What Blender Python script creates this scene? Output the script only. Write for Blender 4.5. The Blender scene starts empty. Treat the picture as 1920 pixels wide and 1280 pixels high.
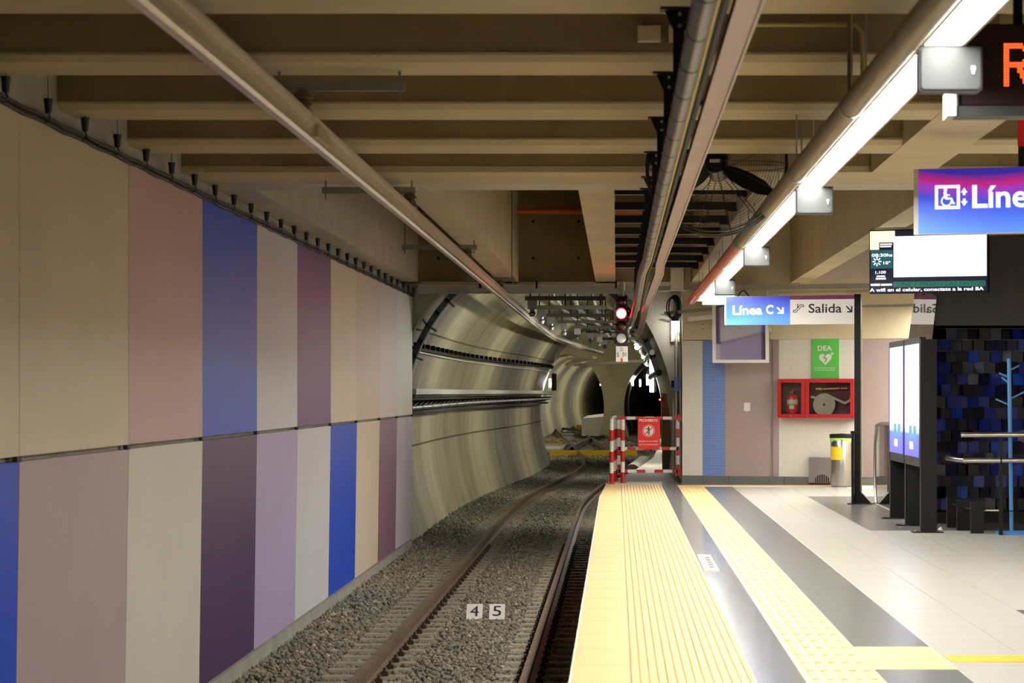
import bpy, math, random
import numpy as np
from mathutils import Vector, Matrix

random.seed(7)
np.random.seed(7)
S = bpy.context.scene
COL = S.collection
R = math.radians

# ------------------------------------------------------------------ camera, world, exposure
# eye 1.5 m above the platform; picture focal length 4700 px for a 1920 px wide frame
F, CX, CY, H = 4700.0, 1156.0, 736.0, 1.5
cam_d = bpy.data.cameras.new('camera')
cam = bpy.data.objects.new('camera', cam_d)
COL.objects.link(cam)
cam.location = (0, 0, H)
cam.rotation_euler = (R(90), 0, 0)
cam_d.sensor_width = 36.0
cam_d.lens = F * 36.0 / 1920.0
cam_d.shift_x = -(CX - 960.0) / 1920.0
cam_d.shift_y = (CY - 640.0) / 1920.0
cam_d.clip_start = 0.5
cam_d.clip_end = 1000
cam_d.dof.use_dof = True
cam_d.dof.focus_distance = 42.0
cam_d.dof.aperture_fstop = 6.5
S.camera = cam

world = bpy.data.worlds.new('world')
S.world = world
world.use_nodes = True
world.node_tree.nodes['Background'].inputs[0].default_value = (0.85, 0.8, 0.7, 1)
world.node_tree.nodes['Background'].inputs[1].default_value = 0.03

S.view_settings.view_transform = 'Standard'
S.view_settings.look = 'None'
S.view_settings.exposure = 0.0
S.view_settings.gamma = 1.0
S.view_settings.use_curve_mapping = False
try:
    S.cycles.max_bounces = 6
    S.cycles.diffuse_bounces = 4
    S.cycles.glossy_bounces = 4
    S.cycles.transmission_bounces = 4
    S.cycles.adaptive_threshold = 0.03
    S.cycles.sample_clamp_indirect = 6.0
    S.cycles.caustics_reflective = False
    S.cycles.caustics_refractive = False
except Exception:
    pass

LAMP_WHITE = (1.0, 0.965, 0.89)
STRIP_L = 86.0        # radiance of the platform strip lights
TUNNEL_L = 235.0

def W(px, py, Y):
    """a point at distance Y that shows at picture pixel (px, py)"""
    return Vector(((px - CX) * Y / F, Y, H - (py - CY) * Y / F))

# ------------------------------------------------------------------ materials
def lin(c):
    c = c / 255.0
    return c / 12.92 if c <= 0.04045 else ((c + 0.055) / 1.055) ** 2.4
def rgb(r, g, b):
    return (lin(r), lin(g), lin(b))

MATS = {}
def mat(name, col, rough=0.5, metal=0.0, var=0.0, scale=3.0, bump=0.0, bscale=40.0, spec=0.5,
        emit=None, estr=0.0, stretch=(1, 1, 1), col2=None, trans=0.0, alpha=1.0, coat=0.0):
    if name in MATS:
        return MATS[name]
    m = bpy.data.materials.new(name)
    m.use_nodes = True
    nt = m.node_tree
    b = nt.nodes['Principled BSDF']
    b.inputs['Base Color'].default_value = (*col, 1)
    b.inputs['Roughness'].default_value = rough
    b.inputs['Metallic'].default_value = metal
    b.inputs['Specular IOR Level'].default_value = spec
    b.inputs['Transmission Weight'].default_value = trans
    b.inputs['Alpha'].default_value = alpha
    b.inputs['Coat Weight'].default_value = coat
    if emit is not None:
        b.inputs['Emission Color'].default_value = (*emit, 1)
        b.inputs['Emission Strength'].default_value = estr
    if var > 0 or bump > 0 or col2 is not None:
        tc = nt.nodes.new('ShaderNodeTexCoord')
        mp = nt.nodes.new('ShaderNodeMapping')
        mp.inputs['Scale'].default_value = stretch
        nt.links.new(tc.outputs['Object'], mp.inputs['Vector'])
    if var > 0 or col2 is not None:
        n = nt.nodes.new('ShaderNodeTexNoise')
        n.inputs['Scale'].default_value = scale
        n.inputs['Detail'].default_value = 6
        n.inputs['Roughness'].default_value = 0.6
        nt.links.new(mp.outputs['Vector'], n.inputs['Vector'])
        r = nt.nodes.new('ShaderNodeValToRGB')
        e = r.color_ramp.elements
        e[0].position = 0.32
        e[1].position = 0.68
        c2 = col2 if col2 is not None else tuple(max(0, c * (1 - var)) for c in col)
        e[0].color = (*c2, 1)
        e[1].color = (*[min(1, c * (1 + var * 0.35)) for c in col], 1)
        nt.links.new(n.outputs['Fac'], r.inputs['Fac'])
        nt.links.new(r.outputs['Color'], b.inputs['Base Color'])
    if bump > 0:
        n2 = nt.nodes.new('ShaderNodeTexNoise')
        n2.inputs['Scale'].default_value = bscale
        n2.inputs['Detail'].default_value = 4
        nt.links.new(mp.outputs['Vector'], n2.inputs['Vector'])
        bp = nt.nodes.new('ShaderNodeBump')
        bp.inputs['Strength'].default_value = bump
        bp.inputs['Distance'].default_value = 0.02
        nt.links.new(n2.outputs['Fac'], bp.inputs['Height'])
        nt.links.new(bp.outputs['Normal'], b.inputs['Normal'])
    MATS[name] = m
    return m

def mosaic(name, col, grout, size=0.026):
    """small square glass mosaic: too fine to pick apart, so a brick texture"""
    if name in MATS:
        return MATS[name]
    m = bpy.data.materials.new(name)
    m.use_nodes = True
    nt = m.node_tree
    b = nt.nodes['Principled BSDF']
    b.inputs['Roughness'].default_value = 0.25
    tc = nt.nodes.new('ShaderNodeTexCoord')
    sp = nt.nodes.new('ShaderNodeSeparateXYZ')
    cb = nt.nodes.new('ShaderNodeCombineXYZ')
    nt.links.new(tc.outputs['Object'], sp.inputs[0])
    nt.links.new(sp.outputs['X'], cb.inputs['X'])
    nt.links.new(sp.outputs['Z'], cb.inputs['Y'])
    br = nt.nodes.new('ShaderNodeTexBrick')
    br.offset = 0.0
    br.inputs['Color1'].default_value = (*col, 1)
    br.inputs['Color2'].default_value = (*[c * 0.93 for c in col], 1)
    br.inputs['Mortar'].default_value = (*grout, 1)
    br.inputs['Scale'].default_value = 1.0
    br.inputs['Mortar Size'].default_value = size * 0.09
    br.inputs['Brick Width'].default_value = size
    br.inputs['Row Height'].default_value = size
    nt.links.new(cb.outputs[0], br.inputs['Vector'])
    nt.links.new(br.outputs['Color'], b.inputs['Base Color'])
    MATS[name] = m
    return m

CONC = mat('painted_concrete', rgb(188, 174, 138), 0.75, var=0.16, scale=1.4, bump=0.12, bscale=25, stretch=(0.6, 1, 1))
BROWN_CONC = mat('brown_concrete', rgb(136, 118, 84), 0.85, var=0.2, scale=1.6, bump=0.15, bscale=25)  # darker tone of the slab, beam webs and tunnel header
CONC_PALE = mat('pale_concrete', rgb(190, 182, 166), 0.75, var=0.14, scale=1.5, bump=0.1, bscale=20)
CONC_GREY = mat('grey_concrete', rgb(150, 146, 136), 0.85, var=0.25, scale=2.0, bump=0.2, bscale=25)
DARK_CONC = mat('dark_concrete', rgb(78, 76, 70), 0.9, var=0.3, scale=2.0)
BLACK = mat('black_paint', rgb(13, 13, 14), 0.45, var=0.2, scale=8, spec=.3)
BLACK_MATT = mat('black_matt', rgb(14, 14, 15), 0.75, spec=.2)
RUBBER = mat('black_rubber', rgb(14, 14, 14), 0.6, spec=.2)
STEEL = mat('stainless_steel', rgb(190, 188, 182), 0.28, 1.0, var=0.08, scale=12, stretch=(1, 1, 0.1))
GALV = mat('galvanised_steel', rgb(176, 178, 176), 0.42, 0.85, var=0.15, scale=9)
ALU = mat('aluminium', rgb(206, 192, 168), 0.32, 0.5, var=0.1, scale=6)
WHITE = mat('white_paint', rgb(232, 230, 224), 0.4)
CREAM = mat('cream_paint', rgb(226, 213, 180), 0.6, var=0.06, scale=1.0)
RED = mat('red_paint', rgb(168, 18, 20), 0.35, var=0.08, scale=5)
RED_SIGN = mat('red_sign', rgb(226, 30, 26), 0.45)
INK = mat('dark_ink', rgb(30, 30, 34), 0.6)
GREY_PLASTIC = mat('grey_plastic', rgb(150, 152, 150), 0.4)
ORANGE_PIPE = mat('orange_paint', rgb(196, 92, 52), 0.4, var=0.12, scale=3)
RUST = mat('rusty_steel', rgb(110, 90, 66), 0.6, 0.1, var=0.4, scale=5, col2=rgb(78, 63, 46))
DIFFUSER = mat('lit_diffuser', (0.9, 0.9, 0.9), 0.5, emit=LAMP_WHITE, estr=STRIP_L)

# ------------------------------------------------------------------ mesh builder
class MB:
    def __init__(self):
        self.v, self.f = [], []
    def add(self, vs, fs):
        o = len(self.v)
        self.v += [tuple(p) for p in vs]
        self.f += [tuple(i + o for i in f) for f in fs]
        return self
    def box(self, x0, x1, y0, y1, z0, z1):
        vs = [(x, y, z) for z in (z0, z1) for y in (y0, y1) for x in (x0, x1)]
        return self.add(vs, [(0, 2, 3, 1), (4, 5, 7, 6), (0, 1, 5, 4), (2, 6, 7, 3), (0, 4, 6, 2), (1, 3, 7, 5)])
    def bar(self, p, q, w, h, up=(0, 0, 1)):
        """a square bar from p to q, w across and h along up"""
        p, q = Vector(p), Vector(q)
        d = (q - p).normalized()
        u = Vector(up)
        s = d.cross(u)
        if s.length < 1e-5:
            u = Vector((0, 1, 0))
            s = d.cross(u)
        s.normalize()
        u = s.cross(d).normalized()
        vs = []
        for c in (p, q):
            for a, b in ((-1, -1), (1, -1), (1, 1), (-1, 1)):
                vs.append(c + s * (a * w / 2) + u * (b * h / 2))
        return self.add(vs, [(0, 3, 2, 1), (4, 5, 6, 7), (0, 1, 5, 4), (1, 2, 6, 5), (2, 3, 7, 6), (3, 0, 4, 7)])
    def cyl(self, p, q, r, n=16, r2=None):
        p, q = Vector(p), Vector(q)
        r2 = r if r2 is None else r2
        d = (q - p).normalized()
        a = Vector((0, 0, 1)) if abs(d.z) < 0.9 else Vector((1, 0, 0))
        s = d.cross(a).normalized()
        t = s.cross(d)
        vs = []
        for c, rr in ((p, r), (q, r2)):
            for i in range(n):
                an = 2 * math.pi * i / n
                vs.append(c + s * (rr * math.cos(an)) + t * (rr * math.sin(an)))
        fs = [(i, i + n, (i + 1) % n + n, (i + 1) % n) for i in range(n)]
        fs += [tuple(range(n)), tuple(range(2 * n - 1, n - 1, -1))]
        return self.add(vs, fs)
    def tube(self, pts, r, n=10, closed=False, caps=True):
        pts = [Vector(p) for p in pts]
        N = len(pts)
        vs, fs = [], []
        ps = None
        for i, p in enumerate(pts):
            a = pts[(i - 1) % N] if (closed or i > 0) else p
            b = pts[(i + 1) % N] if (closed or i < N - 1) else p
            d = (b - a).normalized()
            if ps is None:
                u = Vector((0, 0, 1)) if abs(d.z) < 0.9 else Vector((1, 0, 0))
                s = d.cross(u).normalized()
            else:
                s = (ps - d * ps.dot(d)).normalized()
            ps = s
            t = s.cross(d)
            rr = r[i] if isinstance(r, (list, tuple)) else r
            for k in range(n):
                an = 2 * math.pi * k / n
                vs.append(p + s * (rr * math.cos(an)) + t * (rr * math.sin(an)))
        M = N if closed else N - 1
        for i in range(M):
            j = (i + 1) % N
            for k in range(n):
                l = (k + 1) % n
                fs.append((i * n + k, j * n + k, j * n + l, i * n + l))
        if not closed and caps:
            fs += [tuple(range(n)), tuple((N - 1) * n + k for k in range(n - 1, -1, -1))]
        return self.add(vs, fs)
    def prism(self, poly, axis, a, b):
        """extrude a 2-D polygon along an axis: 'x' (poly = y,z), 'y' (poly = x,z), 'z' (poly = x,y)"""
        n = len(poly)
        def pt(u, v, w):
            return {'x': (w, u, v), 'y': (u, w, v), 'z': (u, v, w)}[axis]
        vs = [pt(u, v, a) for u, v in poly] + [pt(u, v, b) for u, v in poly]
        fs = [tuple(range(n - 1, -1, -1)), tuple(range(n, 2 * n))]
        fs += [(i, (i + 1) % n, (i + 1) % n + n, i + n) for i in range(n)]
        return self.add(vs, fs)
    def ring(self, poly_out, poly_in, axis, a, b):
        """a frame: outer minus inner polygon (same count), extruded"""
        n = len(poly_out)
        def pt(u, v, w):
            return {'x': (w, u, v), 'y': (u, w, v), 'z': (u, v, w)}[axis]
        vs = [pt(u, v, a) for u, v in poly_out] + [pt(u, v, a) for u, v in poly_in]
        vs += [pt(u, v, b) for u, v in poly_out] + [pt(u, v, b) for u, v in poly_in]
        fs = []
        for i in range(n):
            j = (i + 1) % n
            fs += [(i, j, n + j, n + i), (2 * n + i, 3 * n + i, 3 * n + j, 2 * n + j),
                   (i, 2 * n + i, 2 * n + j, j), (n + i, n + j, 3 * n + j, 3 * n + i)]
        return self.add(vs, fs)
    def frame(self, x0, x1, z0, z1, t, y0, y1):
        return self.ring([(x0, z0), (x1, z0), (x1, z1), (x0, z1)],
                         [(x0 + t, z0 + t), (x1 - t, z0 + t), (x1 - t, z1 - t), (x0 + t, z1 - t)], 'y', y0, y1)
    def lathe(self, prof, c, n=24):
        """profile (r, z) turned about the vertical through c"""
        vs, fs = [], []
        for r, z in prof:
            for k in range(n):
                an = 2 * math.pi * k / n
                vs.append((c[0] + r * math.cos(an), c[1] + r * math.sin(an), c[2] + z))
        for i in range(len(prof) - 1):
            for k in range(n):
                l = (k + 1) % n
                fs.append((i * n + k, i * n + l, (i + 1) * n + l, (i + 1) * n + k))
        fs += [tuple(range(n - 1, -1, -1)), tuple((len(prof) - 1) * n + k for k in range(n))]
        return self.add(vs, fs)
    def build(self, name, m, parent=None, smooth=False):
        me = bpy.data.meshes.new(name)
        off = wloc(parent) if parent is not None else Vector((0, 0, 0))
        me.from_pydata([(x - off.x, y - off.y, z - off.z) for x, y, z in self.v], [], self.f)
        me.validate()
        if smooth:
            me.shade_smooth()
            try:
                me.set_sharp_from_angle(angle=R(40))
            except Exception:
                pass
        me.materials.append(m)
        o = bpy.data.objects.new(name, me)
        COL.objects.link(o)
        if parent is not None:
            o.parent = parent
        return o

LOCAL = set()
def wloc(o):
    """world place of an unrotated parent; parts of a turned thing are given in its own axes"""
    p = Vector((0, 0, 0))
    while o is not None:
        if o.name in LOCAL:
            return p
        p = p + Vector(o.location)
        o = o.parent
    return p

def tag(o, label=None, cat=None, group=None, kind=None):
    if label: o['label'] = label
    if cat: o['category'] = cat
    if group: o['group'] = group
    if kind: o['kind'] = kind
    return o

def thing(name, label, cat, loc=(0, 0, 0), rotz=None, group=None, rot=None):
    o = bpy.data.objects.new(name, None)
    o.empty_display_size = 0.1
    COL.objects.link(o)
    o.location = loc
    if rotz is not None or rot is not None:
        o.rotation_euler = rot if rot is not None else (0, 0, rotz)
        LOCAL.add(o.name)
    return tag(o, label, cat, group)

def struct(o):
    o['kind'] = 'structure'
    return o

def copy_tree(o, parent=None):
    c = o.copy()
    COL.objects.link(c)
    c.parent = parent
    for ch in list(o.children):
        copy_tree(ch, c)
    return c

def part(name, m, parent, fn, smooth=False):
    b = MB()
    fn(b)
    return b.build(name, m, parent, smooth)

def text(name, body, box, y, m, parent, bold=0.0, depth=0.004, fit=True, font_shear=0.0, space=1.0, mirror=False):
    """lettering fitted to the box x0, x1, z0, z1 on the plane y of a thing's own axes, facing -y"""
    cu = bpy.data.curves.new('lettering', 'FONT')
    cu.body = body
    cu.size = 1.0
    cu.offset = bold
    cu.shear = font_shear
    cu.space_character = space
    cu.resolution_u = 3
    t = bpy.data.objects.new('lettering', cu)
    COL.objects.link(t)
    dg = bpy.context.evaluated_depsgraph_get()
    me = bpy.data.meshes.new_from_object(t.evaluated_get(dg))
    bpy.data.objects.remove(t)
    n = len(me.vertices)
    co = np.empty(n * 3)
    me.vertices.foreach_get('co', co)
    co = co.reshape(-1, 3)
    lo, hi = co.min(0), co.max(0)
    x0, x1, z0, z1 = box
    sx = (x1 - x0) / max(1e-6, hi[0] - lo[0])
    sz = (z1 - z0) / max(1e-6, hi[1] - lo[1])
    if not fit:
        sx = sz = min(sx, sz)
    cx = (x0 + x1) / 2
    cz = (z0 + z1) / 2
    mid = (lo + hi) / 2
    b = MB()
    fs = [tuple(p.vertices) for p in me.polygons]
    vs = []
    for c in co:
        vs.append((cx + (c[0] - mid[0]) * sx, y - depth, cz + (c[1] - mid[1]) * sz))
    b.add(vs, fs)
    bpy.data.meshes.remove(me)
    bpy.data.curves.remove(cu)
    return b.build(name, m, parent)

ORD = ['first', 'second', 'third', 'fourth', 'fifth', 'sixth', 'seventh', 'eighth', 'ninth', 'tenth', 'eleventh',
       'twelfth', 'thirteenth', 'fourteenth']

# ------------------------------------------------------------------ the line of the track
_ty = np.array([-40, 57, 63, 70, 75, 82.6, 90, 95, 100, 108, 120, 156, 186, 240, 300.0])
_tx = np.array([-1.57, -1.57, -1.42, -1.12, -.82, -.52, -.38, -.42, -.58, -.88, -1.35, -2.75, -3.85, -5.6, -7.5])
def xc(Y):
    s = 0.0
    for d in (-4, -2, 0, 2, 4):
        s += float(np.interp(Y + d, _ty, _tx))
    return s / 5
RAIL_Z = H - 2.53

# ================================================================== THE SETTING
Z = lambda zr: H + zr            # height above the eye -> height above the platform

# ---- platform floor, tile by tile
TACT = mat('cream_tactile_tile', rgb(228, 200, 146), 0.6, spec=.12, var=0.05, scale=2)
TACT_LINE = mat('yellow_tactile_tile', rgb(230, 200, 140), 0.5, spec=.15, var=0.10, scale=3, stretch=(0.4, 2, 1))
TILE_GREY = mat('grey_floor_tile', rgb(122, 124, 126), 0.14, spec=.35, var=0.10, scale=5, stretch=(0.3, 2.5, 1))
TILE_DARK = mat('dark_floor_tile', rgb(118, 120, 120), 0.24, spec=.4, var=0.2, scale=5, stretch=(0.25, 3, 1))
TILE_PALE = mat('pale_floor_tile', rgb(198, 195, 187), 0.26, spec=.4, var=0.06, scale=4, stretch=(0.3, 2.5, 1))
GROUT = mat('grout', rgb(222, 218, 206), 0.8)

fl = MB().prism([(-.25, -14), (7.6, -14), (7.6, 42.4), (-.14, 42.4), (-.14, 41.7), (-.25, 36.5)], 'z', -.30, -.003)
floor = struct(fl.build('floor', GROUT))
tag(floor, 'pale tiled station platform with cream tactile edge strip', None)
pw = struct(MB().box(.55, .8, -14, 42.4, -1.5, -.3).build('wall_platform', DARK_CONC))
tag(pw, 'dark concrete wall under the platform edge')

G = 0.0025
def flat_tile(x0, x1, y0, y1, z=0.0, bev=0.0015):
    b = MB()
    vs = [(x0, y0, -.012), (x1, y0, -.012), (x1, y1, -.012), (x0, y1, -.012),
          (x0 + bev, y0 + bev, z), (x1 - bev, y0 + bev, z), (x1 - bev, y1 - bev, z), (x0 + bev, y1 - bev, z)]
    return b.add(vs, [(4, 5, 6, 7), (0, 1, 5, 4), (1, 2, 6, 5), (2, 3, 7, 6), (3, 0, 4, 7)])

def lay(name, m, mesh_mb, spots):
    """copies of one tile mesh, shared"""
    me = bpy.data.meshes.new(name)
    me.from_pydata([tuple(v) for v in mesh_mb.v], [], mesh_mb.f)
    me.materials.append(m)
    for (x, y) in spots:
        o = bpy.data.objects.new(name, me)
        COL.objects.link(o)
        o.parent = floor
        o.location = (x, y, 0)

TL = 0.9                                   # tile length along the platform
def rows(y0, y1, p=TL):
    n = int((y1 - y0) / p)
    return [y0 + i * p for i in range(n)]
# cream edge strip: a smooth border and a ribbed field
lay('edge_tile', TACT, flat_tile(0, .30 - G, 0, TL - G, 0.0), [(-.237, y) for y in rows(10.2, 37.3)])
rib = MB()
prof = [(0, -.012), (0, 0)]
nr = 14
pw_ = (.665 - G) / nr
for i in range(nr):
    a = i * pw_
    prof += [(a + .012, 0.0), (a + .018, .007), (a + .036, .007), (a + .042, 0.0)]
prof += [(.665 - G, 0.0), (.665 - G, -.012)]
rib.prism(prof[::-1], 'y', 0, TL - G)
lay('ribbed_tile', TACT, rib, [(.063, y) for y in rows(10.2, 41.6)])
lay('edge_tile', TACT, flat_tile(0, .26 - G, 0, TL - G, 0.0), [(-.237 + .012 * (i + 1), 37.2 + i * TL) for i in range(5)])
# grey strip, yellow strip, dark strip, pale field
lay('grey_tile', TILE_GREY, flat_tile(0, .26 - G, 0, TL - G), [(.728, y) for y in rows(10.2, 41.1)])
tl = flat_tile(0, .41 - G, 0, .41 - G)
for i in range(5):
    a = .03 + i * .076
    tl.prism([(a, 0), (a + .012, .006), (a + .034, .006), (a + .046, 0)], 'y', .02, .385)
lay('guide_tile', TACT_LINE, tl, [(.99, y) for y in rows(10.2, 40.9, .41)])
dk = flat_tile(0, .455 - G, 0, TL - G)
lay('dark_tile', TILE_DARK, dk, [(1.40, y) for y in rows(10.0, 13.61) + rows(14.8, 40.4)])
pl = flat_tile(0, .45 - G, 0, TL - G)
dark_zone = lambda x, y: x > 2.7 and 26.4 < y < 35.8
pale_sp, dk2 = [], []
for k in range(12):
    x = 1.86 + k * .45
    for y in rows(10.2, 40.4 - .16 * k):
        if k >= 2 and 13.15 < y + .45 < 13.9 and False:
            continue
        (dk2 if dark_zone(x, y) else pale_sp).append((x, y))
lay('pale_tile', TILE_PALE, pl, pale_sp)
lay('dark_tile', TILE_DARK, pl, dk2)
# guide branch crossing the dark strip and its thin yellow line
lay('guide_tile', TACT_LINE, flat_tile(0, .455 - G, 0, 1.197, 0.001), [(1.40, 13.6)])
YEL = mat('yellow_line', rgb(236, 184, 60), 0.4)
part('yellow_line', YEL, floor, lambda b: b.box(1.87, 5.5, 13.95, 14.3, -.01, .003))
part('yellow_line', YEL, floor, lambda b: b.box(1.1, 4.6, 40.55, 40.72, -.01, .003))
part('grey_border_tile', TILE_GREY, floor, lambda b: b.box(.73, 5.2, 40.75, 42.3, -.012, .0015))
# little yellow notice stuck on the grey strip
pn = W(1316, 1041, F * 1.5 / 305)
fn = thing('floor_notice', 'small yellow and white notice stuck on the grey floor strip', 'notice', (.80, 22.4, 0))
part('sheet', YEL, fn, lambda b: b.box(.745, .865, 21.1, 23.2, .001, .004))
part('print', mat('faded_print', rgb(150, 148, 128), .6), fn, lambda b: b.box(.79, .85, 21.3, 23.0, .004, .005))
for i in range(5):
    part('print_line', INK, fn, lambda b: b.box(.80, .84, 21.45 + i * .3, 21.6 + i * .3, .005, .0055))

# ---- walkway past the gate
wk = MB().prism([(-.14, 41.7), (1.9, 41.7), (2.4, 92), (1.5, 92), (1.1, 68), (.87, 59), (.35, 49), (.08, 45)], 'z', -.5, -.02)
walk = struct(wk.build('floor_walkway', CONC_PALE))
tag(walk, 'bare concrete walkway leading past the gate into the tunnel')

# ---- track bed
bed = []
tb = MB()
ys = list(np.arange(8, 300, 2.0))
for y in ys:
    tb.v += [(-7.5 if y > 93 else -3.9 - (0 if y < 57 else xc(y) * 0), y, RAIL_Z - .30), (7.5, y, RAIL_Z - .30)]
for i in range(len(ys) - 1):
    tb.f.append((2 * i, 2 * i + 1, 2 * i + 3, 2 * i + 2))
GRAVEL = mat('gravel', rgb(118, 108, 92), 0.95, var=0.45, scale=30, bump=0.8, bscale=60)
trackbed = struct(tb.build('floor_trackbed', GRAVEL))
tag(trackbed, 'grey gravel bed below the rails')

# ---- ballast stones (nobody could count them)
def stones(x0f, x1f, y0, y1, dens, smin, smax, zf):
    area = 3.4 * (y1 - y0)
    n = int(area * dens)
    y = np.random.uniform(y0, y1, n)
    u = np.random.uniform(0, 1, n)
    lo = np.array([x0f(a) for a in y]); hi = np.array([x1f(a) for a in y])
    x = lo + (hi - lo) * u
    s = np.random.uniform(smin, smax, n)
    z = zf(x, y) + np.random.uniform(-.02, .025, n)
    return x, y, z, s
def ballast_z(x, y):
    c = np.array([xc(a) for a in y])
    d = x - c
    left = np.clip((-1.25 - d) / .7, 0, 1) * .09          # shoulder rising to the wall
    mid = np.exp(-(d / .32) ** 2) * .02
    return RAIL_Z - .218 + left + mid
near = stones(lambda y: -3.52, lambda y: -.15, 19.0, 44.0, 620, .020, .042, ballast_z)
far = stones(lambda y: xc(y) - 2.3, lambda y: xc(y) + 1.75, 44.0, 93.0, 300, .028, .052, ballast_z)
far2 = stones(lambda y: -5.5, lambda y: 3.5, 93.0, 150.0, 70, .05, .09, lambda x, y: np.full_like(x, RAIL_Z - .24))
X = np.concatenate([near[0], far[0], far2[0]]); Yy = np.concatenate([near[1], far[1], far2[1]])
Zz = np.concatenate([near[2], far[2], far2[2]]); Ss = np.concatenate([near[3], far[3], far2[3]])
N = len(X)
base = np.array([(1, 0, 0), (-1, 0, 0), (0, 1, 0), (0, -1, 0), (0, 0, 1), (0, 0, -1)], float)
V = base[None] * np.random.uniform(.55, 1.25, (N, 6, 3)) + np.random.uniform(-.25, .25, (N, 6, 3))
an = np.random.uniform(0, 6.28, N)
ca, sa = np.cos(an)[:, None], np.sin(an)[:, None]
vx = V[:, :, 0] * ca - V[:, :, 1] * sa
vy = V[:, :, 0] * sa + V[:, :, 1] * ca
V = np.stack([vx, vy, V[:, :, 2] * .8], 2) * Ss[:, None, None]
V += np.stack([X, Yy, Zz], 1)[:, None, :]
tri = np.array([(0, 2, 4), (2, 1, 4), (1, 3, 4), (3, 0, 4), (2, 0, 5), (1, 2, 5), (3, 1, 5), (0, 3, 5)])
FI = (tri[None] + (np.arange(N) * 6)[:, None, None]).reshape(-1)
me = bpy.data.meshes.new('ballast')
me.vertices.add(N * 6)
me.vertices.foreach_set('co', V.reshape(-1).astype(np.float32))
nt_ = N * 8
me.loops.add(nt_ * 3)
me.loops.foreach_set('vertex_index', FI.astype(np.int32))
me.polygons.add(nt_)
me.polygons.foreach_set('loop_start', (np.arange(nt_) * 3).astype(np.int32))
me.update(calc_edges=True)
ST = bpy.data.materials.new('ballast_stone')
ST.use_nodes = True
_nt = ST.node_tree
_b = _nt.nodes['Principled BSDF']
_b.inputs['Roughness'].default_value = .9
_g = _nt.nodes.new('ShaderNodeNewGeometry')
_r = _nt.nodes.new('ShaderNodeValToRGB')
for i, (p, c) in enumerate(((0, (92, 89, 78)), (.35, (128, 122, 104)), (.7, (148, 140, 118)), (.93, (100, 88, 76)), (1, (184, 178, 162)))):
    e = _r.color_ramp.elements[i] if i < 2 else _r.color_ramp.elements.new(p)
    e.position = p
    e.color = (*rgb(*c), 1)
_nt.links.new(_g.outputs['Random Per Island'], _r.inputs['Fac'])
_nt.links.new(_r.outputs['Color'], _b.inputs['Base Color'])
me.materials.append(ST)
ballast = bpy.data.objects.new('ballast', me)
COL.objects.link(ballast)
tag(ballast, 'grey-brown crushed stone ballast between the rails', 'ballast', kind='stuff')

# ---- left wall: concrete behind, two rows of coloured panels in front
KERB = mat('kerb_concrete', rgb(150, 142, 122), 0.85, var=0.25, scale=3)
wl = MB()
wl.box(-4.1, -3.555, -14, 43.0, -1.6, Z(2.6))
wl.box(-4.1, -3.50, -14, 43.0, -1.6, -1.01)
wall_left = struct(wl.build('wall_left', CONC_GREY))
tag(wall_left, 'concrete side wall behind the coloured panels')
PANEL_COL = {
    'beige': rgb(200, 188, 162), 'pink': rgb(186, 158, 154), 'blue': rgb(20, 68, 186), 'white': rgb(206, 202, 206),
    'purple': rgb(94, 54, 106), 'tan': rgb(200, 178, 162), 'blush': rgb(212, 196, 192), 'cream': rgb(226, 222, 208),
    'mauve': rgb(168, 150, 150), 'greige': rgb(204, 198, 186), 'violet': rgb(68, 40, 86), 'lavender': rgb(170, 156, 190),
    'lilac': rgb(206, 194, 206), 'plum': rgb(132, 96, 118), 'sand': rgb(208, 192, 172), 'silver': rgb(200, 198, 200)}
seam_y = [-14, -7.4, -4.2, -1.0, 2.16, 5.3, 8.45, 11.6, 14.69, 17.98, 21.2, 24.4, 27.5, 30.7, 33.8, 37.05, 40.0, 42.95]
upper = ['beige', 'pink', 'blue', 'white', 'purple', 'beige', 'pink', 'beige', 'beige', 'pink', 'blue', 'white', 'purple', 'sand', 'tan', 'blush', 'cream']
lower = ['mauve', 'greige', 'violet', 'lavender', 'silver', 'blue', 'sand', 'blue', 'mauve', 'greige', 'violet', 'lavender', 'silver', 'blue', 'sand', 'plum', 'lilac']
upper[7], lower[7] = 'beige', 'blue'
GAPC = mat('dark_clip', rgb(48, 44, 40), 0.7)
for i in range(len(seam_y) - 1):
    a, c = seam_y[i] + .006, seam_y[i + 1] - .006
    pm = mat('panel_' + upper[i], PANEL_COL[upper[i]], 0.5, var=0.04, scale=1.2, spec=.25)
    part('wall_panel', pm, wall_left, lambda b: b.box(-3.535, -3.50, a, c, Z(-.372), Z(1.64)))
    pm = mat('panel_' + lower[i], PANEL_COL[lower[i]], 0.5, var=0.04, scale=1.2, spec=.25)
    def low(b):
        z0, z1 = Z(-2.5), Z(-.405)
        vs = [(-3.57, a, z0), (-3.53, a, z0), (-3.53, c, z0), (-3.57, c, z0), (-3.54, a, z1), (-3.50, a, z1), (-3.50, c, z1), (-3.54, c, z1)]
        b.add(vs, [(0, 3, 2, 1), (4, 5, 6, 7), (0, 1, 5, 4), (1, 2, 6, 5), (2, 3, 7, 6), (3, 0, 4, 7)])
    part('wall_panel', pm, wall_left, low)
    if c > 10:
        part('panel_clip', GAPC, wall_left, lambda b: b.box(-3.52, -3.49, c - .09, c + .02, Z(-.407), Z(-.372)))

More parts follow.
